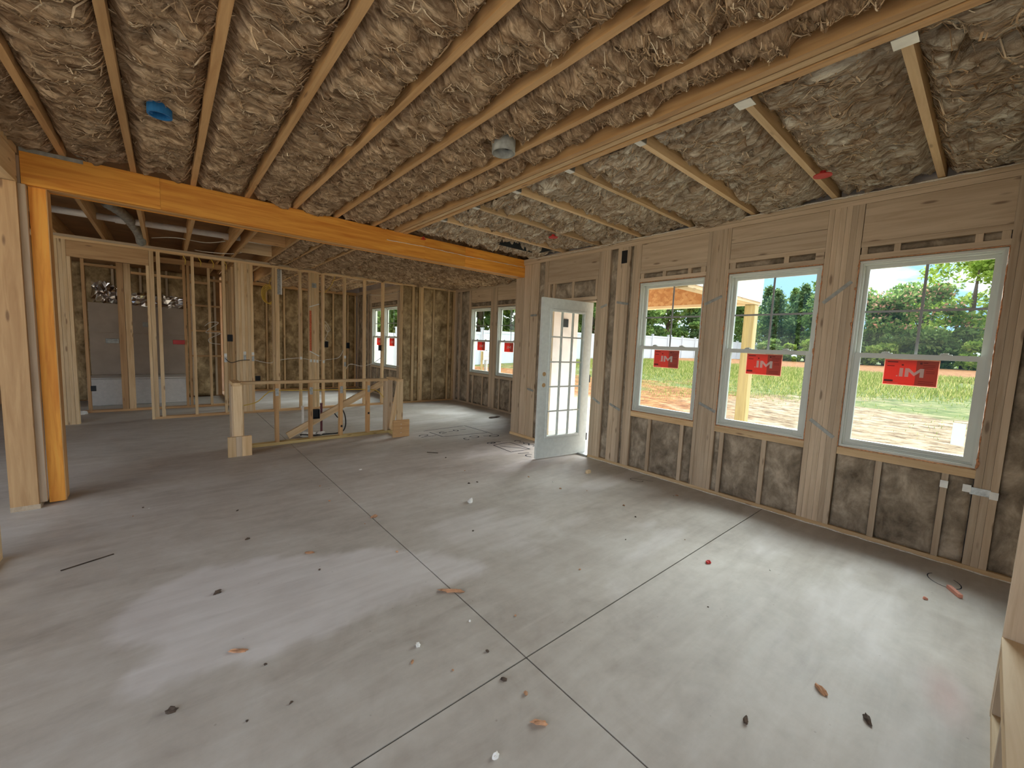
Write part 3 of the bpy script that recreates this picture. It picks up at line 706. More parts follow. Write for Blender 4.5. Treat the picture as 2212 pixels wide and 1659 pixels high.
# --- window builder
def window(n, axis_x, y0, y1, z0, z1, label, sticker=True, wide=True):
    w = struct('window_%d' % n, (axis_x+0.06, (y0+y1)/2, z0), label)
    xi = axis_x+0.012                                  # room side of the frame
    vy = M['vinyl']; fw = 0.030
    def fr(name, xa, xb, ya, yb, za, zb, t, par):       # four-sided frame
        for (a, b, c, d) in ((ya, ya+t, za, zb), (yb-t, yb, za, zb), (ya+t, yb-t, za, za+t), (ya+t, yb-t, zb-t, zb)):
            box(name, xa, xb, a, b, c, d, vy, par)
    f = empty('frame', (xi+0.05, (y0+y1)/2, z0), parent=w)
    fr('jamb', xi, xi+0.110, y0, y1, z0, z1, 0.016, f)
    fr('stop', xi+0.028, xi+0.110, y0+0.016, y1-0.016, z0+0.016, z1-0.016, 0.012, f)
    zm = z0+(z1-z0)*0.505
    us = empty('upper_sash', (xi+0.085, (y0+y1)/2, zm), parent=w)
    fr('rail', xi+0.072, xi+0.100, y0+0.028, y1-0.028, zm-0.02, z1-0.028, 0.026, us)
    box('pane', xi+0.084, xi+0.088, y0+0.054, y1-0.054, zm+0.006, z1-0.054, M['glass'], us)
    ym = (y0+y1)/2; zc = (zm+z1-0.045)/2
    box('muntin', xi+0.0805, xi+0.0835, ym-0.0085, ym+0.0085, zm+0.006, z1-0.054, M['grid'], us)
    box('muntin', xi+0.0803, xi+0.0833, y0+0.054, y1-0.054, zc-0.0085, zc+0.0085, M['grid'], us)
    ls = empty('lower_sash', (xi+0.05, (y0+y1)/2, z0), parent=w)
    fr('rail', xi+0.036, xi+0.068, y0+0.028, y1-0.028, z0+0.028, zm+0.018, 0.036, ls)
    box('pane', xi+0.050, xi+0.054, y0+0.064, y1-0.064, z0+0.064, zm-0.018, M['glass'], ls)
    box('lift_rail', xi+0.028, xi+0.036, y0+0.10, y1-0.10, z0+0.034, z0+0.044, vy, ls)
    for s in (-1, 1):
        lk = empty('sash_lock', (xi+0.052, ym+s*0.16, zm+0.018), parent=w)
        box('lock_base', xi+0.042, xi+0.066, ym+s*0.16-0.032, ym+s*0.16+0.032, zm+0.018, zm+0.024, vy, lk, 0.002)
        cyl('lock_cam', (xi+0.054, ym+s*0.16, zm+0.029), 0.015, 0.010, vy, lk, n=14)
        box('lock_lever', xi+0.044, xi+0.056, ym+s*0.16-0.004, ym+s*0.16+0.028, zm+0.024, zm+0.031, vy, lk, 0.001)
    if sticker:
        sw, sh = 0.302, 0.200
        ys = ym+0.014; zt = zm-0.022; xs = xi+0.0485
        st = empty('sticker', (xs, ys, zt), parent=w)
        st['label'] = 'red film sticker with white letters IM'
        def sb(name, s0, s1, t0, t1, dx, mat):          # s: left to right seen from the room, t: down from the top
            return box(name, xs-dx-0.0004, xs-dx, ys+sw/2-s1*sw, ys+sw/2-s0*sw, zt-t1*sh, zt-t0*sh, mat, st)
        sb('border', 0.0, 1.0, 0.0, 1.0, 0.0, M['sticker_edge'])
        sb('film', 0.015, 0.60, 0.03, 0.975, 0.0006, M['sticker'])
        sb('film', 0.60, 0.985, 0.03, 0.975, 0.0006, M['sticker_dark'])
        def letter(polys, nm='lettering'):
            V, Fc = [], []
            for P in polys:
                b0 = len(V)
                for dx in (0.0012, 0.0017):
                    for (s, t) in P: V.append((xs-dx, ys+sw/2-s*sw, zt-t*sh))
                k = len(P); Fc.append(tuple(range(b0, b0+k))); Fc.append(tuple(range(b0+2*k-1, b0+k-1, -1)))
                for q in range(k): Fc.append((b0+q, b0+(q+1) % k, b0+k+(q+1) % k, b0+k+q))
            o = mesh(nm, [Vector(v)-Vector((xs, ys, zt)) for v in V], Fc, M['white_ink'], st, (xs, ys, zt))
            return o
        letter([[(0.250, 0.62), (0.277, 0.62), (0.277, 0.66), (0.250, 0.66)],
                [(0.302, 0.33), (0.370, 0.33), (0.370, 0.66), (0.302, 0.66)],
                [(0.405, 0.33), (0.475, 0.33), (0.475, 0.66), (0.405, 0.66)], [(0.475, 0.33), (0.575, 0.49), (0.575, 0.62), (0.475, 0.46)],
                [(0.575, 0.49), (0.675, 0.33), (0.675, 0.46), (0.575, 0.62)], [(0.675, 0.33), (0.745, 0.33), (0.745, 0.66), (0.675, 0.66)]])
        if wide:
            for (s0, s1, t0, t1) in ((0.06, 0.26, 0.09, 0.125), (0.06, 0.20, 0.25, 0.275), (0.33, 0.37, 0.19, 0.24), (0.66, 0.70, 0.10, 0.17), (0.72, 0.80, 0.10, 0.125), (0.72, 0.93, 0.19, 0.205), (0.72, 0.93, 0.25, 0.265), (0.72, 0.90, 0.31, 0.325), (0.78, 0.93, 0.42, 0.435), (0.78, 0.93, 0.48, 0.495), (0.66, 0.93, 0.80, 0.815), (0.66, 0.93, 0.87, 0.885), (0.03, 0.20, 0.80, 0.87)):
                sb('fine_print', s0, s1, t0, t1, 0.0012, M['red_ink'])
            sb('web_line', 0.09, 0.30, 0.915, 0.935, 0.0012, M['sticker_edge'])
    return w
window(1, WX, WIN[0][0], WIN[0][1], WZ0, WZ1, 'largest white sash window, nearest the camera at far right')
window(2, WX, WIN[1][0], WIN[1][1], WZ0, WZ1, 'white sash window with a porch post seen through it')
window(3, WX, WIN[2][0], WIN[2][1], WZ0, WZ1, 'white sash window beside the open glazed door')
w1pane = box('pane_label', WX+0.060, WX+0.0605, 0.070, 0.135, 0.86, 1.02, thin_sheet('pale_green_label_film', (226, 238, 226)), bpy.data.objects['window_1'])

# --- patio door, hinged open into the room
door_j = struct('door_2', (WX+0.07, 3.82, 0), 'timber exterior door frame with metal threshold')
for a0, a1 in ((3.358, 3.368), (4.234, 4.254)):
    box('side_jamb', WX+0.004, WX+0.136, a0, a1, 0.0, 2.055, wood('z', 'dark_pine'), door_j)
box('head_jamb', WX+0.004, WX+0.136, 3.368, 4.234, 2.055, 2.074, wood('y', 'dark_pine'), door_j)
box('threshold', WX-0.01, WX+0.16, 3.368, 4.234, 0.0, 0.022, M['steel'], door_j)
HX, HY = 4.372, 3.532
ang = math.atan2(3.642-3.532, 3.545-4.372)
dr = empty('door_1', (HX, HY, 0.012), 'grey-green glazed door with fifteen panes standing open into the room', kind='structure', rot=(0, 0, ang))
DW, DH, DT = 0.836, 2.035, 0.044
def dbox(name, x0, x1, z0, z1, mat, par=None, t=DT, off=0.0, bevel=0.0):
    return box(name, x0, x1, off-t/2, off+t/2, z0, z1, mat, par or dr, bevel, local=True)
LX0, LX1, LZ0, LZ1 = 0.125, 0.705, 0.265, 1.895
dbox('stile', 0.0, LX0, 0.0, DH, M['door']); dbox('stile', LX1, DW, 0.0, DH, M['door'])
dbox('rail', LX0, LX1, 0.0, LZ0, M['door']); dbox('rail', LX0, LX1, LZ1, DH, M['door'])
bw = 0.032
for (a, b, c, d) in ((LX0-0.012, LX0+bw-0.012, LZ0-0.012, LZ1+0.012), (LX1-bw+0.012, LX1+0.012, LZ0-0.012, LZ1+0.012), (LX0+bw-0.012, LX1-bw+0.012, LZ0-0.012, LZ0+bw-0.012), (LX0+bw-0.012, LX1-bw+0.012, LZ1-bw+0.012, LZ1+0.012)):
    dbox('lite_frame', a, b, c, d, M['door'], t=0.062, bevel=0.004)
gx0, gx1, gz0, gz1 = LX0+0.02, LX1-0.02, LZ0+0.02, LZ1-0.02
for i in range(3):
    for j in range(5):
        dbox('pane', gx0+(gx1-gx0)*i/3, gx0+(gx1-gx0)*(i+1)/3, gz0+(gz1-gz0)*j/5, gz0+(gz1-gz0)*(j+1)/5, M['glass'], t=0.006)
for i in (1, 2):
    x = gx0+(gx1-gx0)*i/3; dbox('muntin', x-0.009, x+0.009, gz0, gz1, M['door'], t=0.026)
for j in (1, 2, 3, 4):
    z = gz0+(gz1-gz0)*j/5; dbox('muntin', gx0, gx1, z-0.009, z+0.009, M['door'], t=0.0264)
for z in (0.945, 1.085):
    for s in (-1, 1): cyl('lock_bore', (DW-0.066, s*(DT/2+0.0008), z), 0.027, 0.0016, M['brass'], dr, 'y', 18, local=True)
for z in (0.22, 1.02, 1.80):
    cyl('hinge', (-0.012, 0.016, z), 0.009, 0.10, M['black'], dr, 'z', 10, local=True)
    dbox('hinge_leaf', -0.030, 0.003, z-0.05, z+0.05, M['black'], t=0.004, off=0.010)

# --- far end of the window wall: dining bump-out
wrf = struct('wall_right_far', (5.55, 6.8, 0), 'far stud wall with a pair of narrow windows beyond the beam')
E0, E1 = 5.48, 5.62
def m2(name, a0, a1, z0, z1, tone=PT, d0=0.0): return member(wrf, name, 'y', a0, a1, z0, z1, E0+d0, E1, tone)
m2('bottom_plate', 5.0, 8.70, 0, 0.038); m2('top_plate', 5.0, 8.70, 2.668, 2.7085); m2('top_plate', 5.0, 8.70, 2.7105, 2.751, d0=-0.002)
W45 = [(6.262, 7.008), (7.255, 8.01)]
for a0, a1, n in ((8.02, 8.10, 2), (7.016, 7.247, 6), (6.17, 6.254, 2), (5.45, 5.49, 1), (5.80, 5.84, 1), (8.42, 8.50, 2), (8.62, 8.70, 2)):
    for k in range(n):
        w_ = (a1-a0)/n; m2('stud', a0+k*w_+.0006, a0+(k+1)*w_-.0006, 0.038, 2.668)
for i, (y0, y1) in enumerate(W45):
    m2('sill_plate', y0-.004, y1+.004, 0.70, 0.758); m2('head_plate', y0-.004, y1+.004, 2.255, 2.293); m2('header', y0-.004, y1+.004, 2.385, 2.668, d0=0.004)
    for f_ in (0.3, 0.8):
        c = y0+(y1-y0)*f_; m2('cripple_stud', c-.019, c+.019, 0.038, 0.70); wall_batt(wrf, 'y', y0+(0 if f_ == 0.3 else (y1-y0)*0.3+.02), c-.02, 0.038, 0.70, E0+.012, -1, res=.05, seed=40+i)
    wall_batt(wrf, 'y', y0+(y1-y0)*0.8+.02, y1, 0.038, 0.70, E0+.012, -1, res=.05, seed=44+i)
    wall_batt(wrf, 'y', y0, y1, 2.293, 2.385, E0+.03, -1, res=.05, seed=47+i)
for a0, a1 in ((8.10, 8.42), (8.50, 8.62), (5.84, 6.17), (5.49, 5.80), (5.0, 5.45)):
    wall_batt(wrf, 'y', a0, a1, 0.038, 2.668, E0+.012, -1, res=.05, seed=int(a0*10))
for a0, a1, z0, z1 in ((4.86, 8.84, -0.1, 0.72), (4.86, 8.84, 2.27, 3.0), (4.86, 6.262, .72, 2.27), (7.008, 7.255, .72, 2.27), (8.01, 8.84, .72, 2.27)):
    box('sheathing', E1+.001, E1+.013, a0, a1, z0, z1, M['sheath'], wrf)
window(4, E0, W45[0][0], W45[0][1], 0.765, 2.243, 'narrow far window partly hidden by the beam post', True, False)
window(5, E0, W45[1][0], W45[1][1], 0.765, 2.243, 'narrow far window showing a meter box outside', True, False)
wrt = struct('wall_return', (4.95, 4.92, 0), 'short return wall of the bump-out, white sheathing outside')
for x in (4.40, 4.80, 5.20, 5.44): member(wrt, 'stud', 'x', x, x+.038, 0.038, 2.668, 4.86, 4.98, PT)
member(wrt, 'bottom_plate', 'x', 4.40, 5.48, 0, .038, 4.86, 4.98, PT); member(wrt, 'top_plate', 'x', 4.40, 5.48, 2.668, 2.75, 4.86, 4.98, PT)
box('sheathing', 4.395, 5.63, 4.845, 4.858, -0.1, 3.0, M['sheath'], wrt)
box('sheathing', 4.40, 5.48, 4.982, 4.99, 0.0, 2.75, M['kraft'], wrt)
for (x, z, s) in ((5.28, 1.86, .07), (4.93, .55, .04)):
    box('wall_box', x-s, x+s, 4.825, 4.845, z-s, z+s, M['black'] if s > .05 else M['dull_steel'], wrt)
# beam and its posts
bm_ = empty('laminated_beam', (1.7, 4.89, 2.49), 'long orange laminated timber beam carrying the ceiling joists', 'beam')
for k, (y0, y1) in enumerate(((4.800, 4.8445), (4.8455, 4.890), (4.891, 4.9355), (4.9365, 4.98))):
    if k == 0:
        for a, b in ((-0.79, -0.0035), (-0.0025, 2.542), (2.543, 3.159), (3.160, 4.36)):
            box('ply', a, b, y0, y1, 2.492, 2.752, wood('x', 'lvl'), bm_)
    else: box('ply', -0.79, 4.37, y0, y1, 2.490, 2.752, wood('x', 'lvl_edge' if k != 3 else 'lvl'), bm_)
wob([(2.04, 4.797, 2.629), (2.54, 4.797, 2.640), (3.16, 4.797, 2.630), (4.25, 4.797, 2.642)], 0.004, M['caulk'], 'sealant_bead', bm_, 0.04)
box('strap', -0.79, -0.46, 4.792, 4.80, 2.725, 2.752, M['dull_steel'], bm_)
box('strap', -0.79, -0.40, 4.794, 4.90, 2.7525, 2.7545, M['dull_steel'], bm_)
pr = empty('beam_post', (4.30, 4.89, 0), 'timber post under the right end of the orange beam', 'post')
box('ply', 4.255, 4.37, 4.80, 4.845, 0, 2.489, wood('z', 'dark_pine'), pr); box('ply', 4.255, 4.37, 4.846, 4.98, 0, 2.489, wood('z', 'dark_pine'), pr)
pl = empty('beam_post', (-0.745, 4.91, 0), 'orange laminated post under the left end of the beam', 'post')
box('ply', -0.766, -0.676, 4.845, 4.888, 0.012, 2.489, wood('z', 'lvl'), pl); box('ply', -0.766, -0.676, 4.889, 4.932, 0.0, 2.489, wood('z', 'lvl_edge'), pl)
box('ply', -0.766, -0.676, 4.933, 4.978, 0.012, 2.489, wood('z', 'lvl'), pl)
box('lit_side_strip', -0.6755, -0.670, 4.845, 4.978, 0.02, 2.489, wood('z', 'lvl_edge'), pl)  # added strip, its paler tone stands for window light on the post's side
# --- left wall
wl = struct('wall_left', (-0.88, 3.0, 0), 'stud wall with a header over an opening at far left')
member(wl, 'jack_stud', 'y', 4.755, 4.795, 0.038, 2.489, -0.955, -0.808, 'joist')
member(wl, 'king_stud', 'y', 4.797, 4.842, 0.038, 2.489, -0.95, -0.770, 'dark_pine')
member(wl, 'king_stud', 'y', 4.844, 4.980, 0.038, 2.70, -0.95, -0.80, 'dark_pine')
member(wl, 'stud', 'y', 4.985, 5.02, 0.038, 2.70, -0.95, -0.80, 'pine')
member(wl, 'bottom_plate', 'y', 4.755, 5.02, 0, .038, -0.955, -0.80, 'dark_pine')
member(wl, 'jack_stud', 'y', 3.80, 3.84, 0.038, 2.489, -0.955, -0.815, 'pale')
member(wl, 'king_stud', 'y', 3.755, 3.798, 0.038, 2.70, -0.955, -0.815, 'pine')
member(wl, 'header', 'y', 3.755, 4.795, 2.492, 2.70, -0.955, -0.885, 'pine'); member(wl, 'header', 'y', 3.755, 4.795, 2.492, 2.70, -0.883, -0.808, 'pale')
member(wl, 'top_plate', 'y', 1.5, 4.795, 2.703, 2.75, -0.955, -0.80, 'pine')
member(wl, 'bottom_plate', 'y', 1.5, 3.838, 0, .038, -0.955, -0.815, 'pine')
for y in (3.34, 2.93, 2.52, 2.12, 1.7): member(wl, 'stud', 'y', y, y+.038, 0.038, 2.703, -0.955, -0.815, 'pine')

wlo = struct('wall_left_light_block', (-5.1, 5.0, 0), 'unseen outer wall added at far left to keep sky light out')  # unseen wall, added to shut off sky light from the left
box('sheathing', -5.2, -5.0, 5.0, 12.3, -.1, 2.99, M['kraft'], wlo)
box('sheathing', -5.0, -1.8, 11.48, 11.6, -.1, 2.99, M['kraft'], wlo)
# --- the far partition
wf = struct('wall_far', (2.2, 8.74, 0), 'open stud partition at the back, insulated at its right end')
P0, P1 = 8.70, 8.79
def m3(name, a0, a1, z0, z1, tone='pine', d0=0.0): return member(wf, name, 'x', a0, a1, z0, z1, P0+d0, P1, tone)
m3('bottom_plate', -0.175, 5.48, 0, 0.038, 'joist'); m3('top_plate', -1.6, 5.48, 2.680, 2.7165); m3('top_plate', -1.6, 5.48, 2.718, 2.7545, 'dark_pine')
for a0, a1, n in ((-1.235, -1.142, 1), (-1.14, -1.06, 2), (-.173, -.118, 1), (-.088, -.040, 1), (.345, .385, 1), (.765, .805, 1), (1.52, 1.556, 1), (1.560, 1.632, 1), (1.972, 2.012, 1), (2.146, 2.185, 1), (2.187, 2.285, 2), (2.287, 2.325, 1), (2.388, 2.428, 1), (2.806, 2.848, 1), (3.222, 3.262, 1), (3.62, 3.662, 1), (4.06, 4.10, 1), (4.325, 4.385, 1), (4.495, 4.53, 1), (4.535, 4.61, 1), (4.865, 4.905, 1), (5.272, 5.312, 1), (5.42, 5.478, 1)):
    for k in range(n):
        w_ = (a1-a0)/n; m3('stud', a0+k*w_+.0005, a0+(k+1)*w_-.0005, 0.038 if a0 > -.2 else 0.0, 2.68)
for k in range(6): m3('stud', 0.947+k*0.0448, 0.947+(k+1)*0.0448-.001, 0.038, 2.68, 'pine' if k % 2 else 'pale', d0=-0.002*(k % 3))
m3('header', -1.06, -.175, 2.45, 2.678, 'joist', d0=0.006); m3('jack_stud', -1.058, -1.02, 0, 2.448); m3('jack_stud', -.212, -.176, 0, 2.448)
iw = [(4.10, 4.325), (4.385, 4.495), (4.61, 4.865), (4.905, 5.272), (5.312, 5.42)]
for k, (a0, a1) in enumerate(iw): wall_batt(wf, 'x', a0, a1, .038, 2.68, P0+.016, -1, MAT_WALL_BATT_WARM, .03, 70+k)
box('sheathing', 4.24, 5.62, P1+.06, P1+.073, -0.1, 3.0, M['sheath'], wf)
def plate_at(p, px, pz, w=.038, h=.11, mat='steel', y=P0-.003): box('nail_plate', px-w/2, px+w/2, y-.0015, y+.0015, pz-h/2, pz+h/2, M[mat], p)
for x, z, mt_ in ((.785, 1.06, 'plate'), (.785, .98, 'steel'), (1.07, 1.10, 'plate'), (1.07, 1.02, 'steel'), (1.195, 1.09, 'plate'), (1.195, 1.0, 'steel'), (1.992, 1.02, 'plate'), (2.17, .97, 'plate'), (2.235, .965, 'plate'), (2.29, .96, 'plate'), (2.408, .95, 'plate'), (2.826, 1.05, 'plate'), (2.826, .90, 'steel'), (2.235, 2.44, 'dull_steel')):
    plate_at(wf, x, z, .04 if z < 2 else .08, .055 if mt_ == 'plate' else .09, mt_)
box('metal_strap', 1.60, 1.675, P0-.012, P0-.004, 2.20, 2.66, M['steel'], wf)
box('metal_strap', 1.655, 1.675, P0-.016, P0-.0125, 2.20, 2.66, M['plate'], wf)
box('stamp', 2.148, 2.184, P0-.0016, P0-.0003, 1.15, 1.95, M['orange_ink'], wf)
beam_between('brace_strap', (2.15, P0-.003, 2.02), (2.325, P0-.003, 2.09), .018, .002, (0, 1, 0), M['plate'], wf)
beam_between('brace_strap', (2.15, P0-.003, 1.16), (2.325, P0-.003, 1.06), .018, .002, (0, 1, 0), M['plate'], wf)
def obox(p, x, y, z, w=.06, h=.10, d=.07, mat='black'):
    e = empty('outlet_box', (x, y, z), parent=p)
    box('shell', x-w/2, x+w/2, y-d/2, y+d/2, z-h/2, z-h/2+.006, M[mat], e); box('shell', x-w/2, x+w/2, y-d/2, y+d/2, z+h/2-.006, z+h/2, M[mat], e)
    for s in (-1, 1): box('shell', x+s*(w/2-.003)-.003, x+s*(w/2-.003)+.003, y-d/2, y+d/2, z-h/2+.006, z+h/2-.006, M[mat], e)
    box('shell', x-w/2+.006, x+w/2-.006, y+d/2-.006, y+d/2, z-h/2+.006, z+h/2-.006, M[mat], e)
for x, z in ((2.46, 1.30), (2.885, 1.29), (3.60, 1.26), (.86, 1.36), (1.27, .62)): obox(wf, x, P0+.035, z, .075, .12)
for a, b in (((.25), 0), ((.45), 0), ((.62), 0), ((.80), 0)):
    tube('drip_of_cable', spline([(a, P0+.04, 2.70), (a+.005, P0+.0, 2.66), (a+.03, P0-.01, 2.60), (a+.02, P0, 2.54)], 4), .006, M['cable_yellow'], wf, 5)

# --- cross wall, hall wall and back rooms
wc = struct('wall_cross', (1.0, 10.4, 0), 'stud partition running back from the far wall')
for y in np.arange(8.95, 11.3, 0.405): member(wc, 'stud', 'y', y, y+.038, .038, 2.68, .955, 1.045, 'pine')
member(wc, 'bottom_plate', 'y', 8.80, 12.0, 0, .038, .955, 1.045, 'joist'); member(wc, 'top_plate', 'y', 8.80, 12.0, 2.68, 2.75, .955, 1.045, 'joist')
wh = struct('wall_hall', (-0.3, 9.85, 0), 'inner hall stud partition in front of the bathtub')
def m4(name, a0, a1, z0, z1, tone='joist'): return member(wh, name, 'x', a0, a1, z0, z1, 9.80, 9.89, tone)
m4('bottom_plate', -1.3, .95, 0, .038); m4('top_plate', -1.3, .95, 2.66, 2.75)
for a0 in (-1.19, -1.04, -.62, -.53, .262, .322, .63): m4('stud', a0, a0+.04 if a0 not in (-.62, -.53) else a0+.085, .038, 2.66, 'pine' if a0 in (-.53, .63) else 'joist')
m4('blocking', -1.0, -.62, 2.46, 2.50); m4('blocking', -.44, .26, 2.40, 2.44); m4('blocking', .36, .63, 2.35, 2.39); m4('blocking', .67, .95, 2.42, 2.46)
e = empty('outlet_box', (-.70, 9.80, 1.25), parent=wh); box('shell', -.79, -.625, 9.76, 9.82, 1.19, 1.27, M['dull_steel'], e, .004)
e = empty('outlet_box', (.18, 9.78, 1.26), parent=wh); e['label'] = 'red electrical box'; box('shell', .09, .262, 9.74, 9.80, 1.20, 1.28, M['red'], e, .006)
e = empty('outlet_box', (-.97, 9.78, .42), parent=wh); box('shell', -1.0, -.935, 9.78, 9.81, .37, .46, M['black'], e, .003)
wb = struct('wall_bath', (-0.3, 11.35, 0), 'insulated outer wall behind the bath alcove')
for x in np.arange(-1.6, .95, .405): member(wb, 'stud', 'x', x, x+.038, .038, 2.68, 11.32, 11.46, 'dark_pine')
for z in (.9, 1.45, 2.0): member(wb, 'blocking', 'x', .42, .95, z, z+.038, 11.31, 11.4, 'joist')
box('sheathing', -1.8, .955, 11.465, 11.48, -.1, 3.0, M['sidewall'], wb)
for k, x in enumerate(np.arange(-1.562, .6, .405)): wall_batt(wb, 'x', x, x+.367, .038, 2.68, 11.345, -1, MAT_WALL_BATT_WARM, .06, 140+k)
wbr = struct('wall_back', (2.6, 12.17, 0), 'insulated rear outer wall of the back bedroom')
member(wbr, 'bottom_plate', 'x', 1.05, 4.24, 0, .038, 12.1, 12.24, 'joist'); member(wbr, 'top_plate', 'x', 1.05, 4.24, 2.668, 2.75, 12.1, 12.24, 'joist')
bx_ = [1.06, 1.30, 1.55, 1.957, 2.36, 2.77, 3.18, 3.588, 3.99, 4.2]
for k, x in enumerate(bx_):
    member(wbr, 'stud', 'x', x, x+.042, .038, 2.668, 12.1, 12.24, 'pine')
    if k < len(bx_)-1: wall_batt(wbr, 'x', x+.042, bx_[k+1], .038, 2.668, 12.115, -1, MAT_WALL_BATT_WARM, .05, 160+k)
box('sheathing', 1.0, 4.4, 12.245, 12.26, -.1, 3.0, M['sheath'], wbr)
wbs = struct('wall_back_right', (4.31, 10.4, 0), 'insulated side wall of the back bedroom with a twin window')
def m5(name, a0, a1, z0, z1, tone=PT): return member(wbs, name, 'y', a0, a1, z0, z1, 4.24, 4.38, tone)
m5('bottom_plate', 8.80, 12.1, 0, .038); m5('top_plate', 8.80, 12.1, 2.668, 2.75)
for a0, a1 in ((8.82, 8.86), (9.12, 9.2), (9.21, 9.315), (10.915, 11.0), (11.14, 11.18), (11.55, 11.59), (11.95, 11.99)): m5('stud', a0, a1, .038, 2.668)
m5('header', 9.316, 10.914, 2.40, 2.668); m5('head_plate', 9.316, 10.914, 2.265, 2.30); m5('sill_plate', 9.316, 10.914, .70, .748)
for a0 in (9.7, 10.1, 10.5): m5('cripple_stud', a0, a0+.038, .038, .70)
for k, (a0, a1, z0, z1) in enumerate(((8.86, 9.12, .038, 2.668), (11.0, 11.14, .038, 2.668), (11.18, 11.55, .038, 2.668), (11.59, 11.95, .038, 2.668), (9.316, 10.914, .038, .70), (9.316, 10.914, 2.30, 2.40))): wall_batt(wbs, 'y', a0, a1, z0, z1, 4.26, -1, None, .05, 180+k)
for a0, a1, z0, z1 in ((8.85, 12.25, -.1, .72), (8.85, 12.25, 2.29, 3.0), (8.85, 9.32, .72, 2.29), (10.91, 12.25, .72, 2.29)): box('sheathing', 4.381, 4.393, a0, a1, z0, z1, M['sheath'], wbs)
window(6, 4.24, 9.32, 10.10, .757, 2.255, 'right half of the twin window beyond the open studs', True, False)
window(7, 4.24, 10.125, 10.905, .757, 2.255, 'left half of the twin window beyond the open studs', True, False)
box('mullion', 4.245, 4.36, 10.10, 10.125, .757, 2.255, M['vinyl'], wbs)

# --- fireplace wall right beside the camera
wq = struct('wall_rear', (2.6, -0.4, 0), 'framed wall beside the camera with a raised hearth niche')
member(wq, 'jamb_stud', 'x', 2.55, 2.588, .0, 2.70, -0.66, -0.140, 'dark_pine')
member(wq, 'jamb_stud', 'x', 2.59, 2.628, .0, 2.70, -0.80, -0.146, 'pine')
for x in (2.95, 3.35, 3.76, 4.16): member(wq, 'stud', 'x', x, x+.038, .038, 2.70, -0.90, -0.81, 'pine')
member(wq, 'bottom_plate', 'x', 2.63, 4.24, 0, .038, -0.90, -0.81, 'pine')
member(wq, 'header', 'x', 1.0, 2.55, 2.1, 2.40, -0.24, -0.15, 'pine'); member(wq, 'top_plate', 'x', 1.0, 2.55, 2.66, 2.75, -0.24, -0.15, 'pine'); member(wq, 'top_plate', 'x', 2.63, 4.24, 2.66, 2.75, -0.90, -0.81, 'pine')
for k, (a0, a1) in enumerate(((2.63, 2.95), (2.99, 3.35), (3.39, 3.76), (3.80, 4.16))): wall_batt(wq, 'x', a0, a1, .04, 2.66, -0.825, 1, seed=210+k, res=.06)
hb = struct('trim_1', (1.9, -0.4, 0), 'raised hearth platform with plywood top beside the camera')
box('platform_top', 1.15, 2.548, -0.80, -0.137, .332, .350, wood('x', 'pale'), hb)
box('platform_rim', 1.15, 2.548, -0.180, -0.142, .240, .331, wood('x', 'pine'), hb)
for x in (2.508, 2.10, 1.70, 1.30): box('platform_leg', x, x+.038, -0.180, -0.142, .038, .239, wood('z', 'dark_pine'), hb)
box('platform_plate', 1.15, 2.548, -0.180, -0.142, 0, .037, wood('x', 'pale'), hb)
box('platform_back', 1.15, 2.70, -0.83, -0.802, 0, 2.7, wood('z', 'dark_pine'), hb)

# ================================================================== THINGS INDOORS
kw = empty('knee_wall', (1.62, 6.0, 0), 'low framed island wall of studs with a diagonal brace', 'half wall')
Y0, Y1 = 5.985, 6.074
def kb_(name, x0, x1, y0, y1, z0, z1, ax, tone='pine', bev=0.0015): return box(name, x0, x1, y0, y1, z0, z1, wood(ax, tone), kw, bev)
kb_('bottom_plate', .60, 2.66, Y0, Y1, 0, .038, 'x', 'treated'); kb_('top_plate', .67, 2.592, Y0, Y1, .812, .850, 'x', 'pine')
for x in (1.062, 1.474, 1.876, 2.272): kb_('stud', x, x+.040, Y0, Y1, .038, .812, 'z', 'joist')
kb_('stud', .675, .713, Y0, Y1, .038, .812, 'z'); kb_('stud', 2.552, 2.590, Y0, Y1, .038, .812, 'z', 'dark_pine')
for xa, xb in ((.572, .662), (2.600, 2.690)):
    kb_('wing_plate', xa, xb, 5.66, 6.074, .832, .870, 'y', 'pine'); kb_('wing_sole', xa, xb, 5.70, 6.074, 0, .038, 'y', 'treated')
    kb_('wing_stud', xa, xb, 5.662, 5.700, .0, .832, 'z', 'pale'); kb_('wing_stud', xa, xb, 6.036, 6.074, .038, .832, 'z', 'dark_pine')
kb_('wing_stud', .560, .571, 5.70, 5.79, .0, .832, 'z', 'dark_pine')
beam_between('wing_brace', (2.645, 5.72, .78), (2.645, 5.98, .06), .09, .038, (1, 0, 0), wood('x', 'pale'), kw)
beam_between('brace', (1.22, 6.096, .085), (2.545, 6.096, .775), .089, .038, (0, 1, 0), wood('x', 'pale'), kw)
for k, (xa, xb, tn) in enumerate(((.508, .588, 'pine'), (.589, .645, 'dark_pine'), (.646, .745, 'pine'))): kb_('toe_block', xa, xb, 5.622, 5.660, 0, .238, 'z', tn)
kb_('toe_block', 2.527, 2.780, 5.622, 5.660, 0, .255, 'x', 'joist')
for z in (.06, .135, .19): box('nail_head', 2.640, 2.652, 5.6195, 5.622, z, z+.008, M['plate'], kw)
for x in (1.062, 1.474, 1.876, 2.272): box('nail_plate', x, x+.040, Y0-.003, Y0-.0005, .655, .755, M['steel'], kw)
obox(kw, 1.56, Y0+.03, .375, .085, .13)
for x, z in ((2.29, .32), (1.896, .16)): box('clip', x-.012, x+.012, Y0-.008, Y0-.0005, z, z+.03, M['black'], kw)
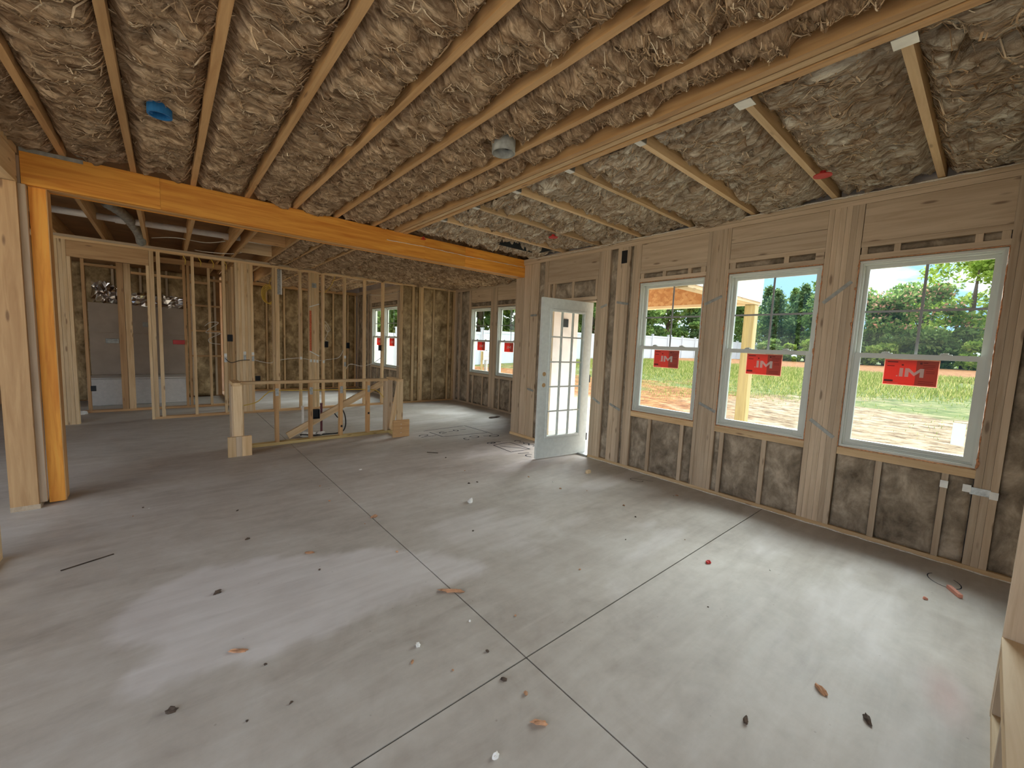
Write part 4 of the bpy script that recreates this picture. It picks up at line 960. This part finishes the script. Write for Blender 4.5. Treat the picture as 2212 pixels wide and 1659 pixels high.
cab = tube('cable', spline([(.69, 6.03, .54), (.86, 6.04, .58), (.97, 6.04, .68), (1.06, 6.03, .72), (1.47, 6.03, .71), (1.9, 6.03, .70), (2.25, 6.03, .69), (2.44, 6.04, .66), (2.56, 6.05, .54)], 6), .006, M['cable_yellow'])
tag(cab, 'thin yellow cable threaded through the studs of the low island wall', 'cable')
pp = empty('pipe_stub', (1.62, 7.0, 0), 'white plastic pipe stub rising from the slab behind the island wall', 'pipe')
cyl('tube', (1.62, 7.0, .16), .017, .32, M['pvc'], pp, n=14); cyl('cap', (1.62, 7.0, .33), .020, .03, M['pvc'], pp, n=14)
pp = empty('pipe_stub', (1.75, 6.45, 0), 'dark red pipe stub standing behind the island wall brace', 'pipe')
cyl('tube', (1.75, 6.45, .22), .016, .44, M['pex'], pp, n=14); cyl('cap', (1.75, 6.45, .445), .019, .02, M['pex'], pp, n=14)
cc = tube('cable', spline([(1.62, 6.24, .02), (1.42, 6.25, .05), (1.50, 6.30, .015), (1.72, 6.26, .02), (1.95, 6.22, .03), (2.02, 6.2, .12), (2.0, 6.16, .30), (1.93, 6.15, .42), (1.85, 6.16, .36), (1.90, 6.17, .27)], 7), .009, M['cable_black'])
tag(cc, 'coiled black cable lying on the slab behind the island wall', 'cable')
sb_ = empty('rag', (1.52, 6.30, 0), 'crumpled white paper lying behind the island wall', 'paper')
def crumple(name, c, r, mat, parent, sq=.5, seed=0, n=2):
    bm = bmesh.new(); bmesh.ops.create_icosphere(bm, subdivisions=n, radius=1)
    rg = random.Random(seed)
    for v in bm.verts:
        k = rg.uniform(.55, 1.25); v.co = Vector((v.co.x*k*r[0], v.co.y*k*r[1], max(-sq*r[2], v.co.z*k*r[2])+sq*r[2]))
    me = bpy.data.meshes.new(name); bm.to_mesh(me); bm.free()
    return link(name, me, mat, parent, c)
crumple('paper', (1.52, 6.30, 0), (.10, .06, .05), M['paper'], sb_, .5, 3); crumple('paper', (1.70, 6.31, 0), (.07, .05, .04), M['paper'], sb_, .5, 4)
# cables strung through the far partition
def cable(pts, mat, label, r=.006): return tag(tube('cable', spline(pts, 6), r, M[mat]), label, 'cable')
yc = 8.745
cable([(1.2, yc, .98), (1.45, yc, .92), (1.6, yc, .97), (1.95, yc, 1.02), (2.2, yc, .98), (2.45, yc, .97)], 'cable_white', 'white cable looping through studs left of the orange stamped post')
cable([(2.45, yc, .99), (2.7, yc, 1.03), (2.80, yc, 1.18), (2.83, yc, 1.28)], 'cable_white', 'white cable rising to a black box on the far partition')
cable([(2.86, yc, .80), (2.95, yc, .90), (3.2, yc, .86), (3.45, yc, .93), (3.62, yc, 1.05)], 'cable_white', 'white cable sagging below the far twin window')
cable([(3.66, yc, .88), (4.0, yc, .86), (4.40, yc, .87)], 'cable_white', 'short white cable stub at the right of the open studs')
cable([(.78, 8.69, 1.0), (.86, 8.66, .93), (1.0, 8.66, .97), (1.14, 8.67, .98)], 'cable_black', 'black cable draped across the thick stud post')
cable([(.52, 9.0, 1.55), (.60, 9.0, 1.62), (.72, 9.0, 1.62), (.58, 9.0, 1.50), (.54, 9.0, 1.44), (.66, 9.0, 1.44), (.74, 9.0, 1.43), (.58, 9.0, 1.33), (.60, 9.0, 1.26), (.74, 9.0, 1.24)], 'cable_white', 'white cable coiled in loops behind the partition')
cable([(2.418, 8.793, 1.80), (2.422, 8.793, 1.79), (2.44, 8.795, 1.77), (2.50, 8.795, 1.72), (2.56, 8.795, 1.60), (2.50, 8.795, 1.56), (2.45, 8.795, 1.70), (2.52, 8.795, 1.62), (2.50, 8.795, 1.50), (2.46, 8.795, 1.40), (2.53, 8.795, 1.36)], 'cable_white', 'white looped cable hanging right of the orange stamped post', .005)
cable([(2.42, 8.74, 2.30), (2.52, 8.74, 2.42), (2.60, 8.74, 2.56), (2.64, 8.74, 2.68)], 'cable_yellow', 'pale yellow cable running up into the top plate')
cable([(3.4, 8.90, 2.40), (3.8, 9.0, 2.45), (4.1, 9.0, 2.55), (4.22, 9.0, 2.62)], 'cable_white', 'white cable sagging above the twin window', .005)
coil = empty('cable_coil', (1.48, 8.80, 2.2), 'yellow cable coil hung high behind the far partition', 'cable')
for k in range(5):
    pts = [(1.46+.10*math.cos(a)*(1-.05*k)+.012*k, 8.795+.015*k, 2.20+.17*math.sin(a)*(1-.04*k)-.01*k) for a in np.linspace(0, 2*math.pi, 22)]
    tube('loop', pts, .007, M['cable_yellow'], coil, 5)
tube('tail', spline([(1.48, 8.80, 2.36), (1.52, 8.80, 2.5), (1.58, 8.79, 2.68)], 5), .006, M['cable_yellow'], coil, 5)
# bath alcove
tb = empty('bathtub', (-.42, 11.05, 0), 'white alcove bathtub seen through the hall studs', 'bathtub')
box('apron', -1.13, .30, 10.62, 10.66, 0, .50, M['tub'], tb, .01); box('rim', -1.13, .30, 10.60, 11.28, .50, .525, M['tub'], tb, .008)
box('basin', -1.05, .22, 10.72, 11.22, .10, .499, M['tub'], tb, .03)
su = empty('tub_surround', (-.42, 11.29, .52), 'grey-brown backer panel above the bathtub', 'panel')
box('backer_sheet', -1.13, .30, 11.285, 11.30, 1.36, 1.93, M['panel'], su); box('backer_sheet', -1.13, .30, 11.285, 11.30, .53, 1.357, M['panel'], su)
box('niche_plate', -.36, -.22, 11.275, 11.284, 1.50, 1.60, M['dull_steel'], su)
def foil(name, x0, x1, y, z0, z1, label, seed):
    e = empty(name, ((x0+x1)/2, y, z0), label, 'insulation')
    nx, nz = 14, 6; rg = np.random.default_rng(seed)
    V = []; Fc = []
    for i in range(nx):
        for j in range(nz):
            V.append((x0+(x1-x0)*i/(nx-1)+rg.uniform(-.02, .02), y+rg.uniform(-.06, .06), z0+(z1-z0)*j/(nz-1)*(0.8+.2*rg.random())+rg.uniform(-.02, .02)))
    for i in range(nx-1):
        for j in range(nz-1):
            a = i*nz+j; Fc += [(a, a+nz, a+nz+1), (a, a+nz+1, a+1)]
    c = Vector(((x0+x1)/2, y, z0))
    o = mesh('foil_sheet', [Vector(v)-c for v in V], Fc, M['foil'], e, c)
    md = o.modifiers.new('thick', 'SOLIDIFY'); md.thickness = .004
    return e
foil('foil_wrap', -1.06, -.60, 11.25, 1.94, 2.36, 'crumpled silver foil bag left of the hall stud', 5)
foil('foil_wrap', -.50, .36, 11.25, 1.92, 2.20, 'long crumpled silver foil strip above the backer panel', 8)
# pipes and ducts in the open kitchen ceiling
dp = empty('drain_pipe', (-.1, 7.6, 2.90), 'long white drain pipe running under the open kitchen joists', 'pipe')
tube('tube', [(-1.9, 7.72, 2.885), (-.2, 7.66, 2.885), (1.40, 7.50, 2.885)], .042, M['pvc'], dp, 14)
for x in (-.42, .75): cyl('coupling', (x, 7.66-.06*(x+.2), 2.885), .050, .10, M['pvc'], dp, 'x', 16)
fd = empty('flexible_duct', (-.30, 7.6, 2.85), 'grey flexible duct dropping across the white drain pipe', 'duct')
pts = spline([(-.50, 7.0, 2.93), (-.38, 7.4, 2.92), (-.30, 7.75, 2.86), (-.25, 8.1, 2.80), (-.24, 8.3, 2.72)], 8)
tube('sleeve', pts, [.055+.005*(k % 2) for k in range(len(pts))], M['dull_steel'], fd, 12)
cable([(-.12, 8.2, 2.80), (.15, 8.0, 2.82), (.5, 7.9, 2.80), (.74, 7.8, 2.85)], 'cable_white', 'white cable hanging among the open kitchen joists')
cable([(.40, 8.62, 2.78), (.55, 8.4, 2.74), (.9, 8.3, 2.76), (1.1, 8.2, 2.84)], 'cable_white', 'thin white cable draped below the kitchen joists')

# ------------------------------------------------------------------ marks drawn on the slab
def stroke_set(name, strokes, label, w=.018):
    V, Fc = [], []
    for st in strokes:
        P = [Vector((x, y, .0012)) for x, y in st]
        b0 = len(V)
        for i, p in enumerate(P):
            d = (P[min(i+1, len(P)-1)]-P[max(i-1, 0)]); d.z = 0
            d = d.normalized() if d.length > 0 else Vector((1, 0, 0)); s = Vector((-d.y, d.x, 0))*w/2
            V += [p-s, p+s]
        for i in range(len(P)-1): Fc.append((b0+2*i, b0+2*i+2, b0+2*i+3, b0+2*i+1))
    c = sum(V, Vector())/len(V); c.z = 0
    return tag(mesh(name, [v-c for v in V], Fc, M['marker'], None, c), label, 'floor marking')
def seg(*p):
    return [p[0]] + [q for a, b in zip(p[:-1], p[1:]) for q in [((a[0]*(1-t)+b[0]*t), (a[1]*(1-t)+b[1]*t)) for t in (.5, 1)]]
def arc(cx, cy, rx, ry, a0, a1, rot=0, n=14):
    r = []
    for k in range(n+1):
        a = math.radians(a0+(a1-a0)*k/n); x = rx*math.cos(a); y = ry*math.sin(a)
        r.append((cx+x*math.cos(rot)-y*math.sin(rot), cy+x*math.sin(rot)+y*math.cos(rot)))
    return r
stroke_set('layout_sketch', [seg((3.121, 5.81), (3.924, 5.857)), seg((3.163, 5.689), (3.191, 5.322)), seg((3.187, 5.324), (3.955, 5.212)), seg((3.944, 5.866), (3.986, 5.109)),
    arc(3.33, 5.56, .05, .05, 30, 200), seg((3.29, 5.52), (3.40, 5.55)), seg((3.45, 5.58), (3.52, 5.56)), arc(3.60, 5.60, .035, .05, 0, 360), seg((3.70, 5.62), (3.80, 5.60)),
    arc(3.60, 5.07, .075, .06, -160, 150), arc(3.42, 5.02, .03, .05, 40, 320), arc(3.92, 4.98, .08, .055, 0, 360), seg((3.76, 5.05), (3.85, 5.00))], 'dark pencilled rectangle with numbers on the slab near the island')
stroke_set('layout_sketch', [seg((3.537, 4.5), (3.857, 4.523), (3.852, 4.061), (3.517, 4.088), (3.537, 4.5)), seg((3.587, 4.416), (3.852, 4.061)), arc(3.60, 4.63, .07, .035, 0, 330), seg((3.66, 4.64), (3.76, 4.61)), arc(3.62, 4.61, .04, .02, 0, 300),
    arc(4.00, 4.50, .04, .05, -40, 150), seg((3.97, 4.44), (4.05, 4.42)), arc(4.02, 4.33, .035, .05, 0, 360), arc(4.02, 4.22, .035, .045, -60, 180), seg((3.98, 4.15), (4.05, 4.13)), seg((3.55, 3.98), (3.70, 3.92)), arc(3.62, 3.82, .06, .05, 20, 250)], 'dark marker box and digits on the slab beside the open door')
stroke_set('layout_sketch', [seg((2.892, 5.443), (3.144, 5.443)), arc(2.98, 5.54, .07, .04, -100, 200)], 'small dark marker squiggle on the slab close to the island')
stroke_set('marker_ring', [arc(3.90, .06, .10, .075, 20, 300, .4, 20)], 'loose dark ring drawn on the slab under the largest window', .006)
stroke_set('marker_ring', [arc(3.96, 2.43, .05, .07, 0, 300, .2, 18), seg((4.0, 2.46), (4.08, 2.30))], 'small dark loop drawn on the slab under the window by the door', .006)
# ------------------------------------------------------------------ litter on the slab
def litter(name, x, y, r, mat, label, cat, seed, rot=0.0, group=None, n=2):
    o = crumple(name, (x, y, 0), r, M[mat], None, .45, seed, n); o.rotation_euler = (0, 0, rot)
    return tag(o, label, cat, group)
litter('paper_scrap', 2.072, 2.946, (.035, .02, .03), 'paper', 'crumpled white scrap standing on the middle of the slab', 'scrap', 11, .4)
tag(box('wood_offcut', 3.66, 3.72, 2.88, 2.915, 0, .035, wood('x', 'pale'), None, .002), 'small square timber offcut on the slab before the door', 'offcut')
litter('wood_splinter', 1.222, 1.90, (.075, .015, .012), 'wood_chip', 'pale splintered wood strip lying across the long joint', 'wood scrap', 12, -.7)
litter('wood_splinter', 1.25, 3.13, (.03, .018, .012), 'wood_chip', 'small brown chip on the joint far from the camera', 'wood scrap', 13, .3)
litter('wood_splinter', .208, 2.091, (.045, .010, .008), 'wood_chip', 'thin reddish splinter at the lower edge of the pale patch', 'wood scrap', 14, -.6)
litter('wood_splinter', .692, 2.822, (.035, .010, .008), 'wood_chip', 'thin splinter at the upper edge of the pale patch', 'wood scrap', 15, -.6)
litter('pebble', .869, 1.628, (.012, .012, .014), 'paper', 'white pebble with dark shadow left of the joint crossing', 'pebble', 16)
litter('wood_splinter', 2.13, .337, (.035, .012, .012), 'wood_chip', 'curled brown shaving in the right foreground', 'wood scrap', 17, .9)
litter('wood_splinter', 1.704, .488, (.022, .010, .012), 'dirt_dark', 'small dark curl in the right foreground nearest the frame bottom', 'wood scrap', 18, .2)
litter('wood_splinter', 1.047, .987, (.036, .010, .012), 'wood_chip', 'pale splinter in the foreground just left of the long joint', 'wood scrap', 19, -.8)
litter('pebble', .839, .989, (.014, .010, .012), 'paper', 'whitish chip at the bottom edge of the picture', 'pebble', 20)
litter('wood_splinter', 2.109, .181, (.03, .012, .012), 'dirt_dark', 'small dark clod right of the brown shaving', 'wood scrap', 21, .5)
litter('foam_crumb', 2.815, 1.128, (.02, .016, .014), 'red', 'small red crumb in the middle right of the slab', 'crumb', 22)
tag(beam_between('foam_stick', (3.70, -.02, .012), (3.80, .035, .012), .022, .022, (0, 0, 1), M['pink'], None), 'pink stick of foam on the slab under the largest window', 'foam')
litter('foam_crumb', 3.50, .12, (.014, .012, .012), 'pink', 'tiny pink crumb left of the pink foam stick', 'crumb', 23)
litter('clod', .175, 2.66, (.022, .014, .012), 'dirt_dark', 'brown clod on the left half of the pale patch', 'clod', 24, .4)
litter('clod', -.029, 1.888, (.020, .012, .014), 'dirt_dark', 'dark clod just below the pale patch at lower left', 'clod', 25, -.4)
tag(beam_between('thin_stick', (-.52, 3.44, .003), (-.30, 3.52, .003), .009, .004, (0, 0, 1), M['dirt_dark'], None), 'thin dark stick on the slab at the far left', 'stick')
tag(beam_between('thin_stick', (2.555, 4.65, .004), (2.655, 4.54, .004), .010, .006, (0, 0, 1), M['dirt_dark'], None), 'thin dark stick on the slab between island and door', 'stick')
litter('paper_scrap', -1.10, 9.66, (.07, .04, .05), 'paper', 'white crumpled scrap on the slab inside the far left doorway', 'scrap', 31, .6)
litter('rubble', 4.9, 6.25, (.16, .06, .015), 'dirt_dark', 'dark smear of rubble on the slab under the far pair of windows', 'rubble', 26, .2)
rg = random.Random(5)
for k in range(46):
    x = rg.uniform(-.4, 4.0); y = rg.uniform(.4, 4.4)
    if x*0.9 > 2.2+y: continue
    r_ = rg.uniform(.004, .011)
    litter('crumb', x, y, (r_*rg.uniform(1, 2), r_, r_*.8), rg.choice(['dirt_dark', 'dirt_dark', 'wood_chip', 'paper']), 'tiny crumb of building debris scattered on the slab', 'crumb', 100+k, rg.uniform(0, 3), 'crumbs scattered on the slab', 1)

# ================================================================== OUTDOORS
def gz(x, y):
    return np.interp(x, [-200, 5.6, 9, 14, 24, 34, 60, 300], [-.15, -.15, .10, .36, .72, .90, .95, .95])
gx = np.concatenate([np.linspace(-60, 4, 12), np.linspace(5, 70, 140), np.linspace(75, 220, 20)]); gy = np.concatenate([np.linspace(-120, -22, 10), np.linspace(-20, 24, 110), np.linspace(30, 160, 14)])
X, Y = np.meshgrid(gx, gy, indexing='ij')
Z = gz(X, Y) + np.where(X > 6.5, .05*(fbm(X*.8, Y*.8, 8)-.5), 0)
Z = np.where((X < 5.7) & (Y > -9.1) & (Y < 12.5), -.2, Z)
idx = np.arange(X.size).reshape(X.shape)
Fq = np.stack([idx[:-1, :-1], idx[1:, :-1], idx[1:, 1:], idx[:-1, 1:]], -1).reshape(-1, 4)
gr = np_mesh('ground', np.stack([X, Y, Z], -1).reshape(-1, 3), Fq, M['ground'], None, (0, 0, 0)); tag(gr, 'bare clay and straw yard with patchy grass outside', kind='structure')
# porch
po = struct('porch', (5.5, 3.6, 0), 'timber porch roof with boarded beam outside the door')
box('porch_slab', 4.40, 6.62, 2.2, 4.84, -.14, -.02, M['concrete'], po)
box('beam_board', 6.42, 6.435, 2.36, 4.84, 2.205, 2.49, M['osb'], po); box('beam_edge', 6.42, 6.58, 2.30, 4.84, 2.165, 2.204, wood('y', 'pale'), po)
box('beam_board', 6.58, 6.60, 2.25, 4.84, 2.165, 2.70, M['sheath'], po)
box('beam_top', 6.40, 6.44, 2.36, 4.84, 2.492, 2.56, wood('y', 'pale'), po)
box('end_board', 4.42, 6.60, 2.235, 2.25, 2.205, 2.75, M['sheath'], po); box('end_edge', 4.42, 6.58, 2.252, 2.40, 2.165, 2.204, wood('x', 'pale'), po); box('end_board', 4.42, 6.41, 2.385, 2.40, 2.205, 2.62, M['osb'], po)
for k, y in enumerate(np.arange(2.75, 4.8, .5)):
    beam_between('rafter', (4.40, y, 3.04), (6.70, y, 2.60), .14, .038, (0, 1, 0), wood('x', 'pale'), po)
beam_between('roof_board', (4.39, 3.52, 3.14), (6.85, 3.52, 2.68), 2.7, .015, (.18, 0, 1), M['osb'], po)
box('post', 6.43, 6.57, 2.26, 2.40, -.02, 2.164, wood('z', 'treated'), po, .006)
# fence
fe = empty('vinyl_fence', (8, 18, .1), 'long white vinyl privacy fence across the back of the yard', 'fence')
px_ = -4.0
while px_ < 58:
    z0 = float(gz(px_, 18)); z1 = float(gz(px_+2.44, 18)); zz = (z0+z1)/2
    box('post', px_-.065, px_+.065, 17.935, 18.065, zz-.3, zz+1.90, M['fence'], fe)
    box('post_cap', px_-.08, px_+.08, 17.92, 18.08, zz+1.90, zz+1.95, M['fence'], fe)
    box('panel', px_+.066, px_+2.374, 17.985, 18.015, zz-.2, zz+1.68, M['fence'], fe)
    box('rail', px_+.066, px_+2.374, 17.97, 18.03, zz+1.681, zz+1.82, M['fence'], fe)
    px_ += 2.44
# meter pedestal
mx_, my_ = 9.75, 13.15
mz = float(gz(mx_, my_))
mb = empty('meter_box', (mx_, my_, mz), 'white utility meter box on posts outside a far window', 'meter box')
box('cabinet', mx_-.13, mx_+.13, my_-.08, my_+.08, mz+.66, mz+1.02, M['white'], mb, .01); box('lid', mx_-.14, mx_+.14, my_-.095, my_-.081, mz+.80, mz+1.0, M['vinyl'], mb); cyl('dome', (mx_+.03, my_-.03, mz+1.04), .03, .05, M['dull_steel'], mb, n=12)
box('stake', mx_-.20, mx_-.14, my_-.03, my_+.03, mz-.1, mz+1.0, wood('z', 'treated'), mb); cyl('conduit', (mx_+.0, my_, mz+.3), .03, .72, M['dull_steel'], mb, n=10); cyl('conduit', (mx_+.09, my_, mz+.3), .025, .72, M['white'], mb, n=10)
# trees
def leaves(name, P, size, mat, parent, loc, jit=.5):
    n = len(P); s = size*RNG.uniform(1-jit, 1+jit, n)
    a = RNG.normal(size=(n, 3)); a /= np.linalg.norm(a, axis=1)[:, None]; b = RNG.normal(size=(n, 3)); b -= a*np.sum(a*b, 1)[:, None]; b /= np.linalg.norm(b, axis=1)[:, None]
    c = np.cross(a, b)
    V = np.stack([P-a*s[:, None], P+b*s[:, None]*.5, P+a*s[:, None], P-b*s[:, None]*.5+c*s[:, None]*.25], 1).reshape(-1, 3)
    Fq = np.arange(4*n).reshape(n, 4)
    return np_mesh(name, V, Fq, mat, parent, loc, smooth=False)
def tree(kind, x, y, h, r, label, group, seed, blossom=False):
    g = np.random.default_rng(seed); z = float(gz(x, y))
    t = empty({'cedar': 'cedar_tree', 'broad': 'broadleaf_tree', 'bush': 'shrub'}[kind], (x, y, z), label, 'tree' if kind != 'bush' else 'shrub', group)
    pts = []
    if kind == 'cedar':
        nb = 190
        for k in range(nb):
            f = g.random()**.8; zz = h*(.06+.94*f); rr = r*(1-f)**.75*(.75+.5*g.random())+.10; an = g.uniform(0, 6.283)
            L = g.uniform(.3, 1); q = np.linspace(.25, 1, 26)[:, None]
            tip = np.array([rr*math.cos(an), rr*math.sin(an), .25*rr+.2])
            pts.append(np.array([0, 0, zz])+q*tip*1.0+g.normal(0, .13, (26, 3))*(0.5+q))
        for k in range(7):
            an = g.uniform(0, 6.283); rr = r*.35*g.random(); zt = h*g.uniform(.8, 1.0)
            q = np.linspace(0, 1, 40)[:, None]; pts.append(np.array([rr*math.cos(an), rr*math.sin(an), zt-1.4])+q*np.array([0, 0, 1.7])+g.normal(0, .10, (40, 3))*(1.2-q))
        P = np.concatenate(pts); mat = M['leaf_dark'] if seed % 3 else M['leaf_mid']; size = .17
    else:
        nc = 46 if kind == 'broad' else 14
        for k in range(nc):
            an = g.uniform(0, 6.283); f = g.uniform(-.06, 1); rr = r*math.sqrt(g.random())*math.sqrt(max(.05, 1-((f-.42)/.62)**2))
            c = np.array([rr*math.cos(an), rr*math.sin(an), h*(.10+.84*f)]); cr = r*g.uniform(.20, .40)
            v = g.normal(size=(150, 3)); v /= np.linalg.norm(v, axis=1)[:, None]; v *= (g.random((150, 1))**.33)
            pts.append(c+v*np.array([cr, cr, cr*.62]))
        P = np.concatenate(pts); mat = M['leaf_light'] if seed % 2 else M['leaf_mid']; size = .20
    leaves('foliage', P, size, mat, t, (x, y, z))
    if blossom:
        sel = P[(P[:, 0] < 0) & (P[:, 2] > h*.45)]
        sel = sel[g.random(len(sel)) < .22]
        leaves('blossom', sel+np.array([-.15, 0, .12]), .14, M['blossom'], t, (x, y, z))
    V, Fc = tube_geo([(0, 0, -.2), (g.uniform(-.1, .1), g.uniform(-.1, .1), h*.4), (g.uniform(-.2, .2), g.uniform(-.2, .2), h*.85)], [r*.07+.05, r*.05+.04, .03], 8)
    mesh('trunk', V, Fc, M['bark'], t, (x, y, z), True)
    if kind == 'broad':
        for k in range(5):
            an = g.uniform(0, 6.283); z0 = h*g.uniform(.25, .5)
            V, Fc = tube_geo([(0, 0, z0), (r*.6*math.cos(an), r*.6*math.sin(an), z0+h*.22)], [.07, .02], 6); mesh('branch', V, Fc, M['bark'], t, (x, y, z), True)
    return t
GT = 'trees along the back of the yard'; GF = 'trees behind the white fence'
tree('broad', 58, -3.0, 12.5, 4.6, 'tall bright green tree filling the right edge of the largest window', GT, 11)
tree('broad', 56, 1.6, 11.0, 4.2, 'bright yellow-green tree right of centre in the largest window', GT, 13)
tree('broad', 54, 4.6, 7.4, 3.4, 'rounded tree with pink blossom low in the largest window', GT, 14, True)
tree('broad', 55, 8.4, 7.6, 3.6, 'dark tree with pink blossom left in the largest window', GT, 16, True)
tree('broad', 66, 6.5, 9.6, 4.2, 'tree crown rising behind the blossom in the largest window', GT, 18)
for k, (x, y, h, r, lb) in enumerate(((57, 13.2, 9.6, 2.3, 'tallest pointed cedar at the right of the post window'), (60, 15.6, 9.0, 2.4, 'second pointed cedar from the right in the post window'), (57, 17.6, 8.2, 2.4, 'middle cedar in the post window'), (54, 20.0, 8.4, 2.5, 'cedar right of the porch post'), (50, 21.6, 7.8, 2.5, 'cedar seen just behind the porch post'), (45, 22.0, 7.4, 2.6, 'cedar left of the porch post'))):
    tree('cedar', x, y, h, r, lb, GT, 21+k)
for k, (x, y, h) in enumerate(((64, 11.2, 9.4), (65, 14.4, 9.9), (63, 17.4, 9.0), (62, 20.2, 9.4), (58, 23.0, 8.6), (53, 24.4, 8.8))):
    tree('cedar', x, y, h, 2.6, '%s of the cedars standing behind the front row of cedars' % ['rightmost', 'second from right', 'third from right', 'third from left', 'second from left', 'leftmost'][k], GT, 31+k)
for k, x in enumerate((40.5, 36.5, 32.8, 29.4, 26.0, 22.8)):
    nm = ['first', 'second', 'third', 'fourth', 'fifth', 'sixth'][k]
    tree('cedar' if k % 2 else 'broad', x, 22.5+(k % 2), 8.6+(k % 3)*.5, 2.6 if k % 2 else 3.0, '%s tree from the right behind the white fence beyond the porch' % nm, GF, 40+k)
for k, x in enumerate((19.5, 16.6, 13.8, 11.0, 8.2, 5.2)):
    nm = ['rightmost', 'second from right', 'third from right', 'third from left', 'second from left', 'leftmost'][k]
    tree('broad', x, 22.4+(k % 2)*.8, 9.0+(k % 3)*.6, 2.9, '%s of the leafy trees seen over the fence in the far windows' % nm, GF, 60+k)
for k, (x, y) in enumerate(((52, -2.4), (51, .6), (52.5, 3.6), (51.5, 6.6), (52, 9.6), (51, 12.6), (50.5, 15.6))):
    tree('bush', x, y, 2.2, 1.8, '%s of the low shrubs along the tree line' % ['rightmost', 'second from right', 'third from right', 'middle', 'third from left', 'second from left', 'leftmost'][k], 'shrubs along the tree line', 80+k)
# grass
ng = 150000
x = 9.5+16.5*RNG.random(ng)**.8; y = RNG.uniform(-9, 17.6, ng)
dens = fbm(x*.22, y*.16, 31, 4); keep = (dens+np.clip((x-14)/20, -.25, .20)+.08*RNG.normal(size=ng)) > .53
keep &= (y < x*.75+3)
x, y = x[keep], y[keep]; n = len(x); z = gz(x, y)
hh = RNG.uniform(.04, .17, n)*np.clip((x-8)/10, .35, 1.3); an = RNG.uniform(0, 6.283, n); w = .011*np.clip(x/14, .7, 2); lx = RNG.normal(0, .3, n)*hh; ly = RNG.normal(0, .3, n)*hh
A = np.stack([x-np.cos(an)*w, y-np.sin(an)*w, z-.02], -1); B = np.stack([x+np.cos(an)*w, y+np.sin(an)*w, z-.02], -1); C = np.stack([x+lx, y+ly, z+hh], -1)
gs = np_mesh('grass', np.stack([A, B, C], 1).reshape(-1, 3), np.arange(3*n).reshape(n, 3), M['blade'], None, (0, 0, 0), smooth=False, nper=3)
tag(gs, 'patchy green grass growing in the yard outside', 'grass', kind='stuff')
